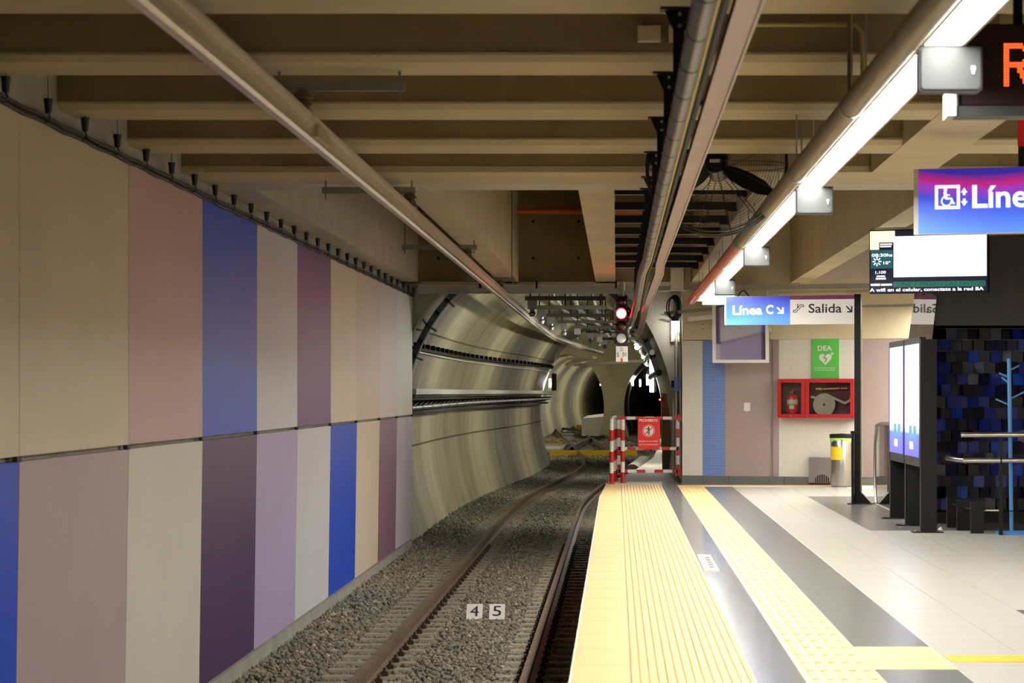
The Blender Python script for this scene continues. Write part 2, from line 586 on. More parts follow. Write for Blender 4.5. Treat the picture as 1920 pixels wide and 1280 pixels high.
# ---- ceiling: slab, cross beams near, lengthwise beams beyond
ce = MB()
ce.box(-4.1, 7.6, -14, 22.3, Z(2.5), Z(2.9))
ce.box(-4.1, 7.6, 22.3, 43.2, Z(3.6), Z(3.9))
ceiling = struct(ce.build('ceiling', BROWN_CONC))
tag(ceiling, 'painted concrete ceiling with deep coffers between beams')
ZB = Z(1.8)
def beam(b, x0, x1, y0, y1, z1=Z(2.6)):
    c = .035
    b.box(x0, x1, y0, y1, ZB, z1)
for k, (y0, y1) in enumerate([(-10.7, -10.1), (-8.4, -7.8), (-6.1, -5.5), (-3.8, -3.2), (-1.5, -.9), (.85, 1.45), (3.15, 3.75),
                              (5.45, 6.05), (6.98, 7.6), (9.0, 9.6), (11.3, 11.91), (13.62, 14.22), (15.92, 16.55), (18.2, 18.88)]):
    bm_ = part('cross_beam', BROWN_CONC, ceiling, lambda b: b.box(-3.56, 7.6, y0 + .006, y1 - .006, ZB + .03, Z(2.6)))
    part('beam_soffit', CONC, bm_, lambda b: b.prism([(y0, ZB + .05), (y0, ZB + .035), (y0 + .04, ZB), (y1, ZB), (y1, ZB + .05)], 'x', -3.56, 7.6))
bm_ = part('cross_beam', BROWN_CONC, ceiling, lambda b: b.box(-3.56, 7.6, 20.486, 21.60, ZB + .03, Z(2.6)))
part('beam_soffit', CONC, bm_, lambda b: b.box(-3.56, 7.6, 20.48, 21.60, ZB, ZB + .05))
part('cross_beam', CONC_PALE, ceiling, lambda b: b.box(-3.56, 7.6, 21.62, 22.28, ZB, Z(3.7)))
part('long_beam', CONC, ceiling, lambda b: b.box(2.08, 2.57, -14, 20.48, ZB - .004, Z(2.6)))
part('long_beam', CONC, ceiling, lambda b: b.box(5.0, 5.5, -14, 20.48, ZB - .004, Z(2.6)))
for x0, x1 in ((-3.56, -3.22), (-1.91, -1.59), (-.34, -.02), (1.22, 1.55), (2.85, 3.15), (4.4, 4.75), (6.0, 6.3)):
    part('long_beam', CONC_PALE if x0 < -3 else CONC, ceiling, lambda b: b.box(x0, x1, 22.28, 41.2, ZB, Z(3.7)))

# ---- wall over the tunnel mouth
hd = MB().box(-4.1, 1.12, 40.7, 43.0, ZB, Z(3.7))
wall_header = struct(hd.build('wall_header', BROWN_CONC))
tag(wall_header, 'painted concrete wall above the tunnel mouth')
for px in (822, 1000, 1085):
    for py in (415, 484):
        p = W(px, py, 40.7)
        part('bolt_hole', BLACK_MATT, wall_header, lambda b: b.cyl((p.x, 40.69, p.z), (p.x, 40.72, p.z), .025, 10))

# ---- end wall of the platform (turned a little: its right end is nearer)
TH = math.atan(.36)
c_, s_ = math.cos(TH), math.sin(TH)
def wall_s(px):
    k = (px - CX) / F
    return (k * 41.7 - 1.1) / (c_ + k * s_)
def wall_Y(px):
    return 41.7 - wall_s(px) * s_
def wall_z(px, py):
    return H - (py - CY) * wall_Y(px) / F
M_WHITE = mosaic('white_mosaic', rgb(238, 234, 222), rgb(214, 208, 196))
M_BLUE = mosaic('blue_mosaic', rgb(66, 112, 200), rgb(186, 196, 216))
M_MAUVE = mosaic('mauve_mosaic', rgb(176, 158, 154), rgb(158, 141, 138))
wall_end = MB().box(0, 7.2, .02, .5, -.4, Z(3.7)).build('wall_end', CREAM)
wall_end.location = (1.1, 41.7, 0)
wall_end.rotation_euler = (0, 0, -TH)
LOCAL.add(wall_end.name)
struct(wall_end)
tag(wall_end, 'end wall of the platform with mosaic strips and cream upper part')
ztop = wall_z(1350, 638)
for p0, p1, m, dy in ((1280, 1318, M_WHITE, -.02), (1318, 1360, M_BLUE, -.02), (1360, 1447, M_MAUVE, -.02),
                      (1447, 1460, M_MAUVE, 0.01), (1460, 1617, M_WHITE, .01), (1617, 1780, M_MAUVE, .01)):
    part('mosaic_field', m, wall_end, lambda b: b.box(wall_s(p0), wall_s(p1) - .003, dy, .03, .125, ztop))
part('corner_strip', STEEL, wall_end, lambda b: b.box(wall_s(1446), wall_s(1449), -.025, .03, .125, ztop))
part('fascia_panel', CREAM, wall_end, lambda b: b.box(0.0, wall_s(1438), -.025, .03, ztop + .012, wall_z(1350, 545)))
part('fascia_panel', CREAM, wall_end, lambda b: b.box(wall_s(1446), wall_s(1780), -.005, .03, ztop + .012, wall_z(1550, 548)))
part('column_recess', CONC, wall_end, lambda b: b.box(wall_s(1438), wall_s(1446), -.012, .03, ztop + .012, wall_z(1440, 570)))
part('upper_wall', CONC, wall_end, lambda b: b.box(0, wall_s(1500), -.01, .03, wall_z(1350, 545) + .01, Z(3.7)))
PINKW = mat('pinkish_plaster', rgb(226, 212, 204), 0.7)
part('upper_wall', PINKW, wall_end, lambda b: b.box(wall_s(1500), 7.2, -.01, .03, wall_z(1550, 525) + .01, Z(3.7)))
for px in (1318, 1333):
    for py in (608, 616):
        part('screw', INK, wall_end, lambda b: b.cyl((wall_s(px), -.035, wall_z(px, py)), (wall_s(px), -.02, wall_z(px, py)), .008, 8))
bb = MB().box(-.01, 7.2, -.03, .02, -.1, .06).build('baseboard_end', DARK_CONC)
bb.location = wall_end.location
bb.rotation_euler = wall_end.rotation_euler
LOCAL.add(bb.name)
struct(bb)
tag(bb, 'grey stone skirting along the end wall')
SKIRT = mat('grey_skirting', rgb(112, 114, 112), 0.35, var=.15, scale=6)
edges = [1280, 1319, 1368, 1444, 1472, 1518, 1558, 1608, 1660, 1720, 1780]
for i in range(len(edges) - 1):
    if edges[i] == 1518:
        continue
    part('skirting_tile', SKIRT, bb, lambda b: b.box(wall_s(edges[i]), wall_s(edges[i + 1]) - .006, -.045, 0, -.005, .122))
wr = struct(MB().box(1.10, 1.35, 41.72, 43.4, -.4, Z(3.7)).build('wall_return', CONC_PALE))
tag(wr, 'short return wall beside the tunnel mouth')
wrs = struct(MB().box(7.6, 8.0, -14, 43, -.4, Z(3.7)).build('wall_right', CREAM))
tag(wrs, 'cream side wall of the platform hall')
#wbk = struct(MB().box(-4.1, 8.0, -14.4, -14, -1.6, Z(3)).build('wall_back', CREAM))
#tag(wbk, 'cream wall behind the near end of the platform')

# ---- tunnel
LINING = bpy.data.materials.new('tunnel_lining')
LINING.use_nodes = True
_nt = LINING.node_tree
_b = _nt.nodes['Principled BSDF']
_b.inputs['Roughness'].default_value = .6
_tc = _nt.nodes.new('ShaderNodeTexCoord')
_mp = _nt.nodes.new('ShaderNodeMapping')
_mp.inputs['Scale'].default_value = (.25, .55, .16)
_nt.links.new(_tc.outputs['Object'], _mp.inputs['Vector'])
_n = _nt.nodes.new('ShaderNodeTexNoise')
_n.inputs['Scale'].default_value = 1.6
_n.inputs['Detail'].default_value = 7
_n.inputs['Roughness'].default_value = .62
_nt.links.new(_mp.outputs['Vector'], _n.inputs['Vector'])
_r = _nt.nodes.new('ShaderNodeValToRGB')
for i, (p, c) in enumerate(((.28, (128, 120, 84)), (.45, (164, 156, 118)), (.58, (178, 171, 134)), (.75, (200, 194, 160)))):
    e = _r.color_ramp.elements[i] if i < 2 else _r.color_ramp.elements.new(p)
    e.position = p
    e.color = (*rgb(*c), 1)
_nt.links.new(_n.outputs['Fac'], _r.inputs['Fac'])
_nt.links.new(_r.outputs['Color'], _b.inputs['Base Color'])
_mp2 = _nt.nodes.new('ShaderNodeMapping')
_mp2.inputs['Scale'].default_value = (.2, .7, .2)
_nt.links.new(_tc.outputs['Object'], _mp2.inputs['Vector'])
_n2 = _nt.nodes.new('ShaderNodeTexNoise')
_n2.inputs['Scale'].default_value = 2.0
_nt.links.new(_mp2.outputs['Vector'], _n2.inputs['Vector'])
_bp = _nt.nodes.new('ShaderNodeBump')
_bp.inputs['Strength'].default_value = .2
_bp.inputs['Distance'].default_value = .15
_nt.links.new(_n2.outputs['Fac'], _bp.inputs['Height'])
_nt.links.new(_bp.outputs['Normal'], _b.inputs['Normal'])

def profile(a=2.5, bh=3.4, spring=-.9, k=1.0):
    lowp = [(2.08, -2.95), (2.16, -2.65), (2.25, -2.35), (2.36, -1.96), (2.45, -1.5), (2.49, -1.15)]
    pts = [(-x * a / 2.5 * k, z) for x, z in lowp]
    for i in range(0, 33):
        t = math.pi - math.pi * i / 32
        pts.append((a * k * math.cos(t), spring + bh * math.sin(t)))
    pts += [(x * a / 2.5 * k, z) for x, z in lowp[::-1]]
    return pts
def sweep(ys, cxf, prof, wob=0.0):
    b = MB()
    n = len(prof)
    for j, y in enumerate(ys):
        w = 1 + wob * (.6 * math.sin(y * 1.31) + .4 * math.sin(y * 2.57 + 1))
        for x, z in prof:
            b.v.append((cxf(y) + x * w, y, Z(z)))
    for j in range(len(ys) - 1):
        for i in range(n - 1):
            b.f.append((j * n + i, j * n + i + 1, (j + 1) * n + i + 1, (j + 1) * n + i))
    return b
tcx = lambda y: xc(y) + .12
PROF = profile()
ys1 = list(np.arange(43.0, 93.01, .5))
lining = struct(sweep(ys1, tcx, PROF, .004).build('wall_tunnel', LINING, smooth=True))
tag(lining, 'curved concrete tunnel lining with stained bands')
# construction joints: shallow ribs of grime-filled groove along the lining
def along(zr, off=0.0, a=2.5):
    if zr > -.9:
        d = a * math.sqrt(max(0, 1 - ((zr + .9) / 3.4) ** 2))
    else:
        d = float(np.interp(zr, [-2.95, -2.65, -2.35, -1.96, -1.5, -1.15, -.9], [2.08, 2.16, 2.25, 2.36, 2.45, 2.49, 2.5]))
    return lambda y: Vector((tcx(y) - d + off, y, Z(zr)))
JOINT = mat('joint_grime', rgb(112, 104, 72), 0.9)
for zr in (-1.02, 1.1):
    f = along(zr, .014)
    part('joint', JOINT, lining, lambda b: b.tube([f(y) for y in np.arange(43.4, 92.6, 1)], .018, 6))

# mouth of the tunnel: wall around the arch, and the ring where the first stretch ends
def arch_wall(name, label, y, cxy, prof, x0, x1, z0, z1, m, depth=.3, zc=-.9):
    b = MB()
    n = len(prof)
    inner = [(cxy + x, Z(z)) for x, z in prof]
    outer = []
    for x, z in inner:
        dx, dz = x - cxy, z - Z(zc)
        t = 1e9
        if dx > 1e-6: t = min(t, (x1 - cxy) / dx)
        if dx < -1e-6: t = min(t, (x0 - cxy) / dx)
        if dz > 1e-6: t = min(t, (z1 - Z(zc)) / dz)
        if dz < -1e-6: t = min(t, (z0 - Z(zc)) / dz)
        outer.append((cxy + dx * max(t, 1.0), Z(zc) + dz * max(t, 1.0)))
    for yy in (y, y + depth):
        b.v += [(x, yy, z) for x, z in inner] + [(x, yy, z) for x, z in outer]
    for i in range(n - 1):
        b.f.append((i, i + 1, n + i + 1, n + i))
        b.f.append((2 * n + i, 3 * n + i, 3 * n + i + 1, 2 * n + i + 1))
        b.f.append((i, 2 * n + i, 2 * n + i + 1, i + 1))
    o = struct(b.build(name, m))
    tag(o, label)
    return o
arch_wall('wall_portal', 'grey wall around the tunnel mouth', 43.0, tcx(43), PROF, -4.4, 1.6, -1.6, Z(3.7), CONC_GREY)
arch_wall('wall_chamber_near', 'concrete wall where the first tunnel stretch opens out', 93.0, tcx(93), PROF, -7.5, 7.5, -1.7, Z(4), LINING)
arch_far = arch_wall  # two tunnel mouths at the far side of the junction chamber
P2 = profile(a=2.2, bh=3.2)
arch_wall('wall_junction_left', 'stained pier and wall around the far left tunnel mouth', 150.0, -2.95, P2, -7.5, -.2, -1.7, Z(4), LINING, .6)
P3 = profile(a=2.4, bh=3.2)
arch_wall('wall_junction_right', 'stained pier and wall around the far right tunnel mouth', 150.0, 2.85, P3, -.2, 7.5, -1.7, Z(4), LINING, .6)
ch = MB()
ch.add([(-7.4, 93, -2), (-7.4, 151, -2), (-7.4, 151, Z(4)), (-7.4, 93, Z(4))], [(0, 1, 2, 3)])
ch.add([(7.4, 93, -2), (7.4, 151, -2), (7.4, 151, Z(4)), (7.4, 93, Z(4))], [(0, 3, 2, 1)])
ch.add([(-7.4, 93, Z(3.2)), (7.4, 93, Z(3.2)), (7.4, 151, Z(3.2)), (-7.4, 151, Z(3.2))], [(0, 1, 2, 3)])
struct(ch.build('wall_chamber', LINING))
tag(bpy.data.objects['wall_chamber'], 'concrete sides and roof of the junction chamber')
fl_c = lambda y: -2.95 + ((y - 150) / 55) ** 2 * 2.6
lf = struct(sweep(list(np.arange(150, 330, 3.0)), fl_c, P2).build('wall_tunnel_far', LINING, smooth=True))
tag(lf, 'far left tunnel bending to the right')
WET = mat('wet_black_lining', rgb(104, 102, 92), 0.25, var=.5, scale=1.2, stretch=(.4, 1.4, .4), bump=.3, bscale=3)
fr_c = lambda y: 2.85 + ((y - 150) / 60) ** 2 * 1.2
rf = struct(sweep(list(np.arange(150, 330, 3.0)), fr_c, P3, .02).build('wall_tunnel_branch', WET, smooth=True))
tag(rf, 'dark far right tunnel with wet shining lining')

# ================================================================== TRACK
SLEEP = mat('sleeper_concrete', rgb(142, 133, 112), 0.85, var=.2, scale=6)
CLIP = mat('rusty_clip', rgb(70, 48, 34), 0.7, .3)
track = thing('railway_track', 'rusty running rails on concrete sleepers curving into the tunnel', 'railway track', (-1.57, 21, RAIL_Z))
RAILP = [(-.036, 0), (.036, 0), (.036, -.035), (.010, -.05), (.010, -.145), (.075, -.158), (.075, -.172), (-.075, -.172),
         (-.075, -.158), (-.010, -.145), (-.010, -.05), (-.036, -.035)]
def rail(path):
    b = MB()
    n = len(RAILP)
    for x, y in path:
        b.v += [(x + u, y, RAIL_Z + v) for u, v in RAILP]
    for j in range(len(path) - 1):
        for i in range(n):
            k = (i + 1) % n
            b.f.append((j * n + i, j * n + k, (j + 1) * n + k, (j + 1) * n + i))
    b.f.append(tuple(range(n)))
    return b
for s in (-.75, .75):
    rail([(xc(y) + s, y) for y in list(np.arange(14, 56, 6)) + list(np.arange(56, 240, 2))]).build('rail', RUST, track)
# sleepers: a pair of concrete blocks each, with clips beside the rails
bl = MB()
bl.prism([(-.13, -.28), (.13, -.28), (.13, -.20), (.105, -.178), (-.105, -.178), (-.13, -.20)], 'x', -.4, .4)
blm = bpy.data.meshes.new('sleeper_block'); blm.from_pydata(bl.v, [], bl.f); blm.materials.append(SLEEP)
cl = MB()
cl.prism([(-.035, -.178), (.035, -.178), (.035, -.14), (.012, -.125), (.012, -.10), (-.012, -.10), (-.012, -.125), (-.035, -.14)], 'y', -.05, .05)
clm = bpy.data.meshes.new('rail_clip'); clm.from_pydata(cl.v, [], cl.f); clm.materials.append(CLIP)
y = 19.2
while y < 92.5:
    an_ = -math.atan2(xc(y + .5) - xc(y - .5), 1.0)
    for s in (-1, 1):
        o = bpy.data.objects.new('sleeper_block', blm)
        COL.objects.link(o)
        o.parent = track
        o.location = Vector((xc(y) + s * .85, y, RAIL_Z)) - wloc(track)
        o.rotation_euler = (0, 0, an_)
        if y < 44:
            for d in (-1, 1):
                c = bpy.data.objects.new('rail_clip', clm)
                COL.objects.link(c)
                c.parent = o
                c.location = (-s * .10 + d * .10, 0, 0)
    y += .6
# crossover rails in the junction
xo = thing('crossover_track', 'rusty crossing rails in the junction beyond the tunnel', 'railway track', (-1.5, 122, RAIL_Z))
def smooth_path(pts, n=40):
    P = np.array(pts, float)
    t = np.linspace(0, len(P) - 1, n)
    q = np.stack([np.interp(t, range(len(P)), P[:, 0]), np.interp(t, range(len(P)), P[:, 1])], 1)
    for _ in range(6):
        q[1:-1] = (q[:-2] + 2 * q[1:-1] + q[2:]) / 4
    return [tuple(a) for a in q]
rail(smooth_path([(-2.3, 112), (-2.0, 122), (-1.4, 143), (-.4, 154), (1.6, 172), (2.6, 190)])).build('rail', RUST, xo)
rail(smooth_path([(2.2, 118), (1.6, 132), (.1, 150), (-2.2, 171), (-4.4, 186)])).build('rail', RUST, xo)
rail(smooth_path([(3.2, 120), (2.8, 150), (3.0, 190)])).build('rail', RUST, xo)
YK = mat('yellow_kerb', rgb(222, 186, 20), 0.5, var=.15, scale=6)
for nm, x0, x1, yy, lab in (('yellow_kerb', -2.9, .9, 109.0, 'long yellow painted kerb crossing the far track'),
                            ('yellow_kerb', -3.6, -2.75, 130.0, 'short yellow kerb end left of the crossing rails'),
                            ('yellow_kerb', -5.1, -2.6, 195.0, 'farthest yellow kerb inside the distant left tunnel')):
    k = tag(MB().box(x0, x1, yy, yy + .5, RAIL_Z - .26, RAIL_Z + .02).build(nm, YK), lab, 'kerb')
SLAB = mat('pale_grating', rgb(196, 188, 160), 0.7, var=.2, scale=4, stretch=(.2, 3, 1))
g = thing('slatted_cover', 'pale slatted cover boards left of the far crossing rails', 'cover boards', (-3.2, 120, RAIL_Z - .2))
for i in range(9):
    part('slat', SLAB, g, lambda b: b.box(-3.75, -2.55, 113 + i * 1.9, 114.3 + i * 1.9, RAIL_Z - .28, RAIL_Z - .10))
g = tag(MB().prism([(-2.1, Z(-2.6)), (-.85, Z(-2.6)), (-.78, Z(-1.45)), (-2.1, Z(-1.6))], 'y', 150.7, 175).build('side_bench', CONC_PALE),
        'pale concrete bench along the foot of the far left tunnel', 'bench wall')

# distance plates 4 and 5
for px0, px1, ch, lab in ((874, 904, '4', 'left white number plate in the ballast, figure 4, nearer the rusty left rail'),
                          (917, 946, '5', 'right white number plate in the ballast, figure 5, nearer the platform')):
    Y = F * 2.70 / (1160 - CY)
    p0, p1 = W(px0, 1160, Y), W(px1, 1133, Y)
    t = thing('distance_plate', lab, 'number plate', ((p0.x + p1.x) / 2, Y, p0.z), rot=(R(-42), 0, 0))
    w, h = p1.x - p0.x, (p1.z - p0.z) * 1.28
    part('plate', WHITE, t, lambda b: b.box(-w / 2, w / 2, -.006, .03, -.01, h))
    part('stake', GALV, t, lambda b: b.box(-.02, .02, .03, .05, -.1, h * .8))
    text('figure', ch, (-w * .28, w * .28, h * .17, h * .85), -.006, INK, t, bold=.0)

# ================================================================== CEILING FITTINGS
# ---- row of strip lights, their emergency boxes and the pipe beside them
LIGHT_BODY = mat('light_body', rgb(206, 200, 186), 0.4)
ZL = Z(1.4)
seg = [10.15 + 3.53 * k for k in range(-1, 8)]
lamps = []
vis = 0
for k, y0 in enumerate(seg):
    y1 = y0 + 3.53
    if y1 > 10.2:
        lab = '%s strip light from the camera in the bright row over the platform' % ORD[vis].capitalize()
        vis += 1
    else:
        lab = 'strip light over the near platform behind the camera, %s from the back wall' % ORD[k]
    t = thing('strip_light', lab, 'ceiling light', (1.3175, y0, ZL), group='row of strip lights over the platform')
    part('housing', LIGHT_BODY, t, lambda b: b.prism([(1.228, ZL), (1.228, ZL + .07), (1.27, ZL + .10), (1.365, ZL + .10), (1.407, ZL + .07), (1.407, ZL), (1.392, ZL), (1.392, ZL + .02), (1.243, ZL + .02), (1.243, ZL)], 'y', y0 + .004, y1 - .004))
    part('diffuser', DIFFUSER, t, lambda b: b.box(1.245, 1.390, y0 + .02, y1 - (.10 if any(abs(y1 - q_) < .2 for q_ in (10.15, 17.1, 24.15, 31.2)) else .02), ZL + .004, ZL + .018))
    for q in (.4, 2.9):
        part('hanger_rod', GALV, t, lambda b: b.cyl((1.30, y0 + q, ZL + .1), (1.30, y0 + q, ZB + (.8 if y0 + q < 22 else 1.7)), .006, 6))
k2 = 0  # out-of-view fixtures added to brighten the end wall and lift side
for X5, y0 in [(5.2, 14.6), (5.2, 18.0), (5.2, 30.2), (5.2, 33.8), (5.2, 37.0), (6.3, 30.2), (6.3, 33.8), (6.3, 37.0)]:
    t = thing('strip_light', '%s unseen strip light added near the lift enclosure' % ORD[k2].capitalize(), 'ceiling light', (X5, y0, ZL), group='unseen strip lights added at the side')
    k2 += 1
    hw = [(-.09, 0), (-.09, .07), (-.05, .10), (.05, .10), (.09, .07), (.09, 0), (.075, 0), (.075, .02), (-.075, .02), (-.075, 0)]
    part('housing', LIGHT_BODY, t, lambda b: b.prism([(X5 + u_, ZL + v_) for u_, v_ in hw], 'y', y0 + .004, y0 + 3.18))
    part('diffuser', DIFFUSER, t, lambda b: b.box(X5 - .072, X5 + .072, y0 + .02, y0 + 3.16, ZL + .004, ZL + .018))
    part('hanger_rod', GALV, t, lambda b: b.cyl((X5, y0 + .4, ZL + .1), (X5, y0 + .4, Z(3.6) if y0 > 22 else Z(2.5)), .006, 6))
EMB = mat('grey_box_paint', rgb(50, 52, 52), 0.55, spec=.25)
for k, Y in enumerate((10.15, 17.1, 24.15, 31.2)):
    t = thing('emergency_light', '%s grey box from the camera hanging across the strip lights' % ORD[k].capitalize(), 'emergency light', (1.35, Y, ZL - .18),
              group='grey boxes across the strip lights')
    z0, z1 = ZL - .185, ZL - .002
    def body(b):
        P = []
        w2, h2, r = .128, (z1 - z0) / 2, .016
        for cx_, cz_, a0 in ((w2 - r, h2 - r, 0), (-w2 + r, h2 - r, 90), (-w2 + r, -h2 + r, 180), (w2 - r, -h2 + r, 270)):
            for q in range(5):
                a = R(a0 + q * 22.5)
                P.append((1.348 + cx_ + r * math.cos(a), (z0 + z1) / 2 + cz_ + r * math.sin(a)))
        b.prism(P, 'y', Y - .03, Y + .06)
        P2_ = [(1.348 + (x - 1.348) * .93, (z0 + z1) / 2 + (z - (z0 + z1) / 2) * .9) for x, z in P]
        b.prism(P2_, 'y', Y - .045, Y - .03)
    part('body', EMB, t, body)
    part('indicator', WHITE, t, lambda b: (b.box(1.43, 1.445, Y - .052, Y - .045, z0 + .085, z0 + .10), b.box(1.434, 1.441, Y - .052, Y - .045, z0 + .07, z0 + .09)))
    part('strap', BLACK_MATT, t, lambda b: b.box(1.222, 1.478, Y - .025, Y - .01, z1, z1 + .006))
pt = thing('fire_pipe', 'long round pipe running beside the strip lights, orange towards the far end', 'pipe', (1.17, 20, Z(1.41)))
PIPE_B = mat('beige_pipe', rgb(118, 103, 70), 0.45, var=.12, scale=3)
part('near_length', PIPE_B, pt, lambda b: b.cyl((1.165, -10, Z(1.42)), (1.165, 23.6, Z(1.42)), .058, 20), True)
o = part('far_length', ORANGE_PIPE, pt, lambda b: b.cyl((1.165, 23.6, Z(1.42)), (1.165, 38.7, Z(1.42)), .058, 20), True)
o['label'] = 'orange painted far length of pipe'
part('coupling', PIPE_B, pt, lambda b: b.cyl((1.165, 23.5, Z(1.42)), (1.165, 23.8, Z(1.42)), .064, 20), True)
for q in (12.4, 16.2, 23.6, 27.5, 31.5, 35.5):
    part('hanger', GALV, pt, lambda b: (b.cyl((1.165, q, Z(1.42)), (1.165, q + .03, Z(1.42)), .064, 16), b.cyl((1.165, q + .015, Z(1.47)), (1.165, q + .015, Z(2.5) if q < 22 else Z(3.6)), .005, 6)))

# ---- grey duct, black cables and the pink tray running under the beams
DUCT = mat('grey_duct', rgb(50, 48, 45), 0.4, .0, var=.12, scale=4)
DUCT_STRIPE = mat('yellow_strip', rgb(206, 178, 88), 0.4, .2)  # pale yellow for the narrow stripe along the duct
PINKT = mat('pinkish_tray', rgb(142, 112, 102), 0.4, .2, var=.18, scale=4, stretch=(1, .3, 1))
tail = [(27.6, (1203, 510)), (32, (1196, 550)), (38, (1188, 590)), (42, (1182, 608))]
def run(xr, zr, dpx=0):
    pts = [Vector((xr, y, Z(zr))) for y in (-10, 5, 12, 20, 25)]
    for Y, (px, py) in tail:
        pts.append(W(px + dpx, py, Y))
    return pts
t = thing('cable_duct', 'round grey duct with a yellow stripe hanging under the ceiling beams', 'duct', (.297, 20, Z(1.32)))
part('pipe', DUCT, t, lambda b: b.tube(run(.297, 1.32), .0445, 18), True)
part('stripe', DUCT_STRIPE, t, lambda b: b.tube([p + Vector((.036, 0, -.026)) for p in run(.297, 1.32)], .0115, 8), True)
for q in np.arange(7.3, 25.0, .9):
    part('strap', BLACK_MATT, t, lambda b: b.cyl((.297, q, Z(1.32)), (.297, q + .018, Z(1.32)), .0462, 18), True)
t = thing('cable_bundle', 'black cables squeezed between the grey duct and the pinkish tray', 'cable', (.366, 20, Z(1.325)))
for dx, dz, r in ((0, 0, .018), (.010, .028, .015), (-.008, -.022, .013)):
    part('cable', RUBBER, t, lambda b: b.tube([p + Vector((dx, 0, dz)) for p in run(.366, 1.325, 12)], r, 8), True)
t = thing('cable_tray', 'pinkish metal cable tray with a pale edge beside the grey duct', 'cable tray', (.4385, 20, Z(1.315)))
tray_tail = [(27.3, (1236, 510)), (32, (1222, 545)), (38, (1209, 582)), (43, (1198, 626))]
trp = [Vector((.4385, y, Z(1.315))) for y in (-10, 12, 20, 25.5)] + [W(px, py, Y) for Y, (px, py) in tray_tail]
def tray_body(b):
    for i in range(len(trp) - 1):
        b.bar(trp[i], trp[i + 1] + (trp[i + 1] - trp[i]).normalized() * .02, .084, .04)
part('tray', PINKT, t, tray_body)
PALE_EDGE = mat('pale_edge', rgb(206, 196, 180), 0.4, .3)
part('edge', PALE_EDGE, t, lambda b: [b.bar(trp[i] + Vector((.045, 0, -.004)), trp[i + 1] + Vector((.045, 0, -.004)), .009, .054) for i in range(len(trp) - 1)])
# drop brackets under the cross beams
br_y = [11.75, 14.1, 16.4, 18.75, 20.9, 22.1]
for k, Y in enumerate(br_y):
    t = thing('drop_bracket', 'black steel bracket bolted under a beam beside the grey duct, %s from the camera' % ORD[k], 'bracket', (.29, Y, ZB),
              group='black drop brackets under the beams')
    part('flange', BLACK, t, lambda b: (b.box(.205, .40, Y - .06, Y + .06, ZB - .012, ZB), b.prism([(.225, ZB - .012), (.36, ZB - .012), (.325, ZB - .10), (.265, ZB - .10)], 'y', Y - .004, Y + .004)))
    part('post', BLACK, t, lambda b: b.box(.265, .318, Y - .025, Y + .025, Z(1.365), ZB - .012))
    part('arm', BLACK, t, lambda b: b.box(.25, .48, Y - .02, Y + .02, Z(1.345), Z(1.368)))
    for dz in (.03, .085):
        part('bolt', GALV, t, lambda b: b.cyl((.295, Y - .034, ZB - dz), (.295, Y - .024, ZB - dz), .009, 8))
# strut bars across the deep bay, each with its own post
for k in range(8):
    Y = 23.4 + k * 1.95
    t = thing('strut_bar', 'black strut bar across the deep ceiling bay, %s from the fan' % ORD[k], 'strut', (.6, Y, Z(1.86)),
              group='black strut bars in the deep bay')
    part('bar', BLACK, t, lambda b: b.box(-.02, 1.21, Y - .04, Y + .04, Z(1.845), Z(1.925)))
    part('lip', GALV, t, lambda b: b.box(-.02, 1.16, Y - .045, Y - .035, Z(1.838), Z(1.848)))
    part('post', BLACK, t, lambda b: b.box(.262, .315, Y - .025, Y + .025, Z(1.37), Z(1.845)))
    part('end_plate', BLACK, t, lambda b: b.box(1.12, 1.215, Y - .05, Y + .05, Z(1.83), Z(1.87)))

# ---- overhead conductor rail
t = thing('conductor_rail', 'pale metal overhead conductor rail hanging above the track', 'conductor rail', (-1.755, 25, Z(1.5)))
CP = [(-.05, .055), (.05, .055), (.05, .045), (.018, .035), (.014, -.02), (.03, -.055), (.018, -.07), (-.018, -.07), (-.03, -.055), (-.014, -.02), (-.018, .035), (-.05, .045)]
cpath = [(-1.55, y) for y in np.arange(3, 40, 6.0)] + [(-1.56, 36.5), (-1.62, 39), (-1.66, 41)]
crail_z = lambda y: Z(1.34) if y < 39 else Z(1.34)
def cr(b, path):
    n = len(CP)
    for x, y, z in path:
        b.v += [(x + u, y, z + v) for u, v in CP]
    for j in range(len(path) - 1):
        for i in range(n):
            k = (i + 1) % n
            b.f.append((j * n + i, j * n + k, (j + 1) * n + k, (j + 1) * n + i))
    b.f += [tuple(range(n)), tuple((len(path) - 1) * n + i for i in range(n - 1, -1, -1))]
CP = [(a * 1.12, b * 1.12) for a, b in CP]
crn = [(-1.755, y, Z(1.5)) for y in (-8, 4, 14.3)]
crf = [(-1.755, y, Z(1.5)) for y in (14.3, 20, 28, 34, 40, 44, 52)] + [(float(np.interp(y, (52, 59.7, 68, 73.4, 84, 94), (-1.755, -1.73, -1.68, -1.5, -1.05, -.5))), y, Z(1.5)) for y in (56, 60, 64, 68, 72, 76, 80, 85, 90, 94)]
part('near_length', ALU, t, lambda b: cr(b, crn))
part('far_length', ALU, t, lambda b: cr(b, crf))
part('joint_plate', ALU, t, lambda b: (b.box(-1.80, -1.775, 14.4, 15.0, Z(1.47), Z(1.53)), b.box(-1.735, -1.71, 14.4, 15.0, Z(1.47), Z(1.53))))
INS = mat('brown_insulator', rgb(96, 84, 66), 0.4, var=.2, scale=8)
BRK = mat('grey_bracket', rgb(128, 128, 118), 0.5, .5, var=.15, scale=6)
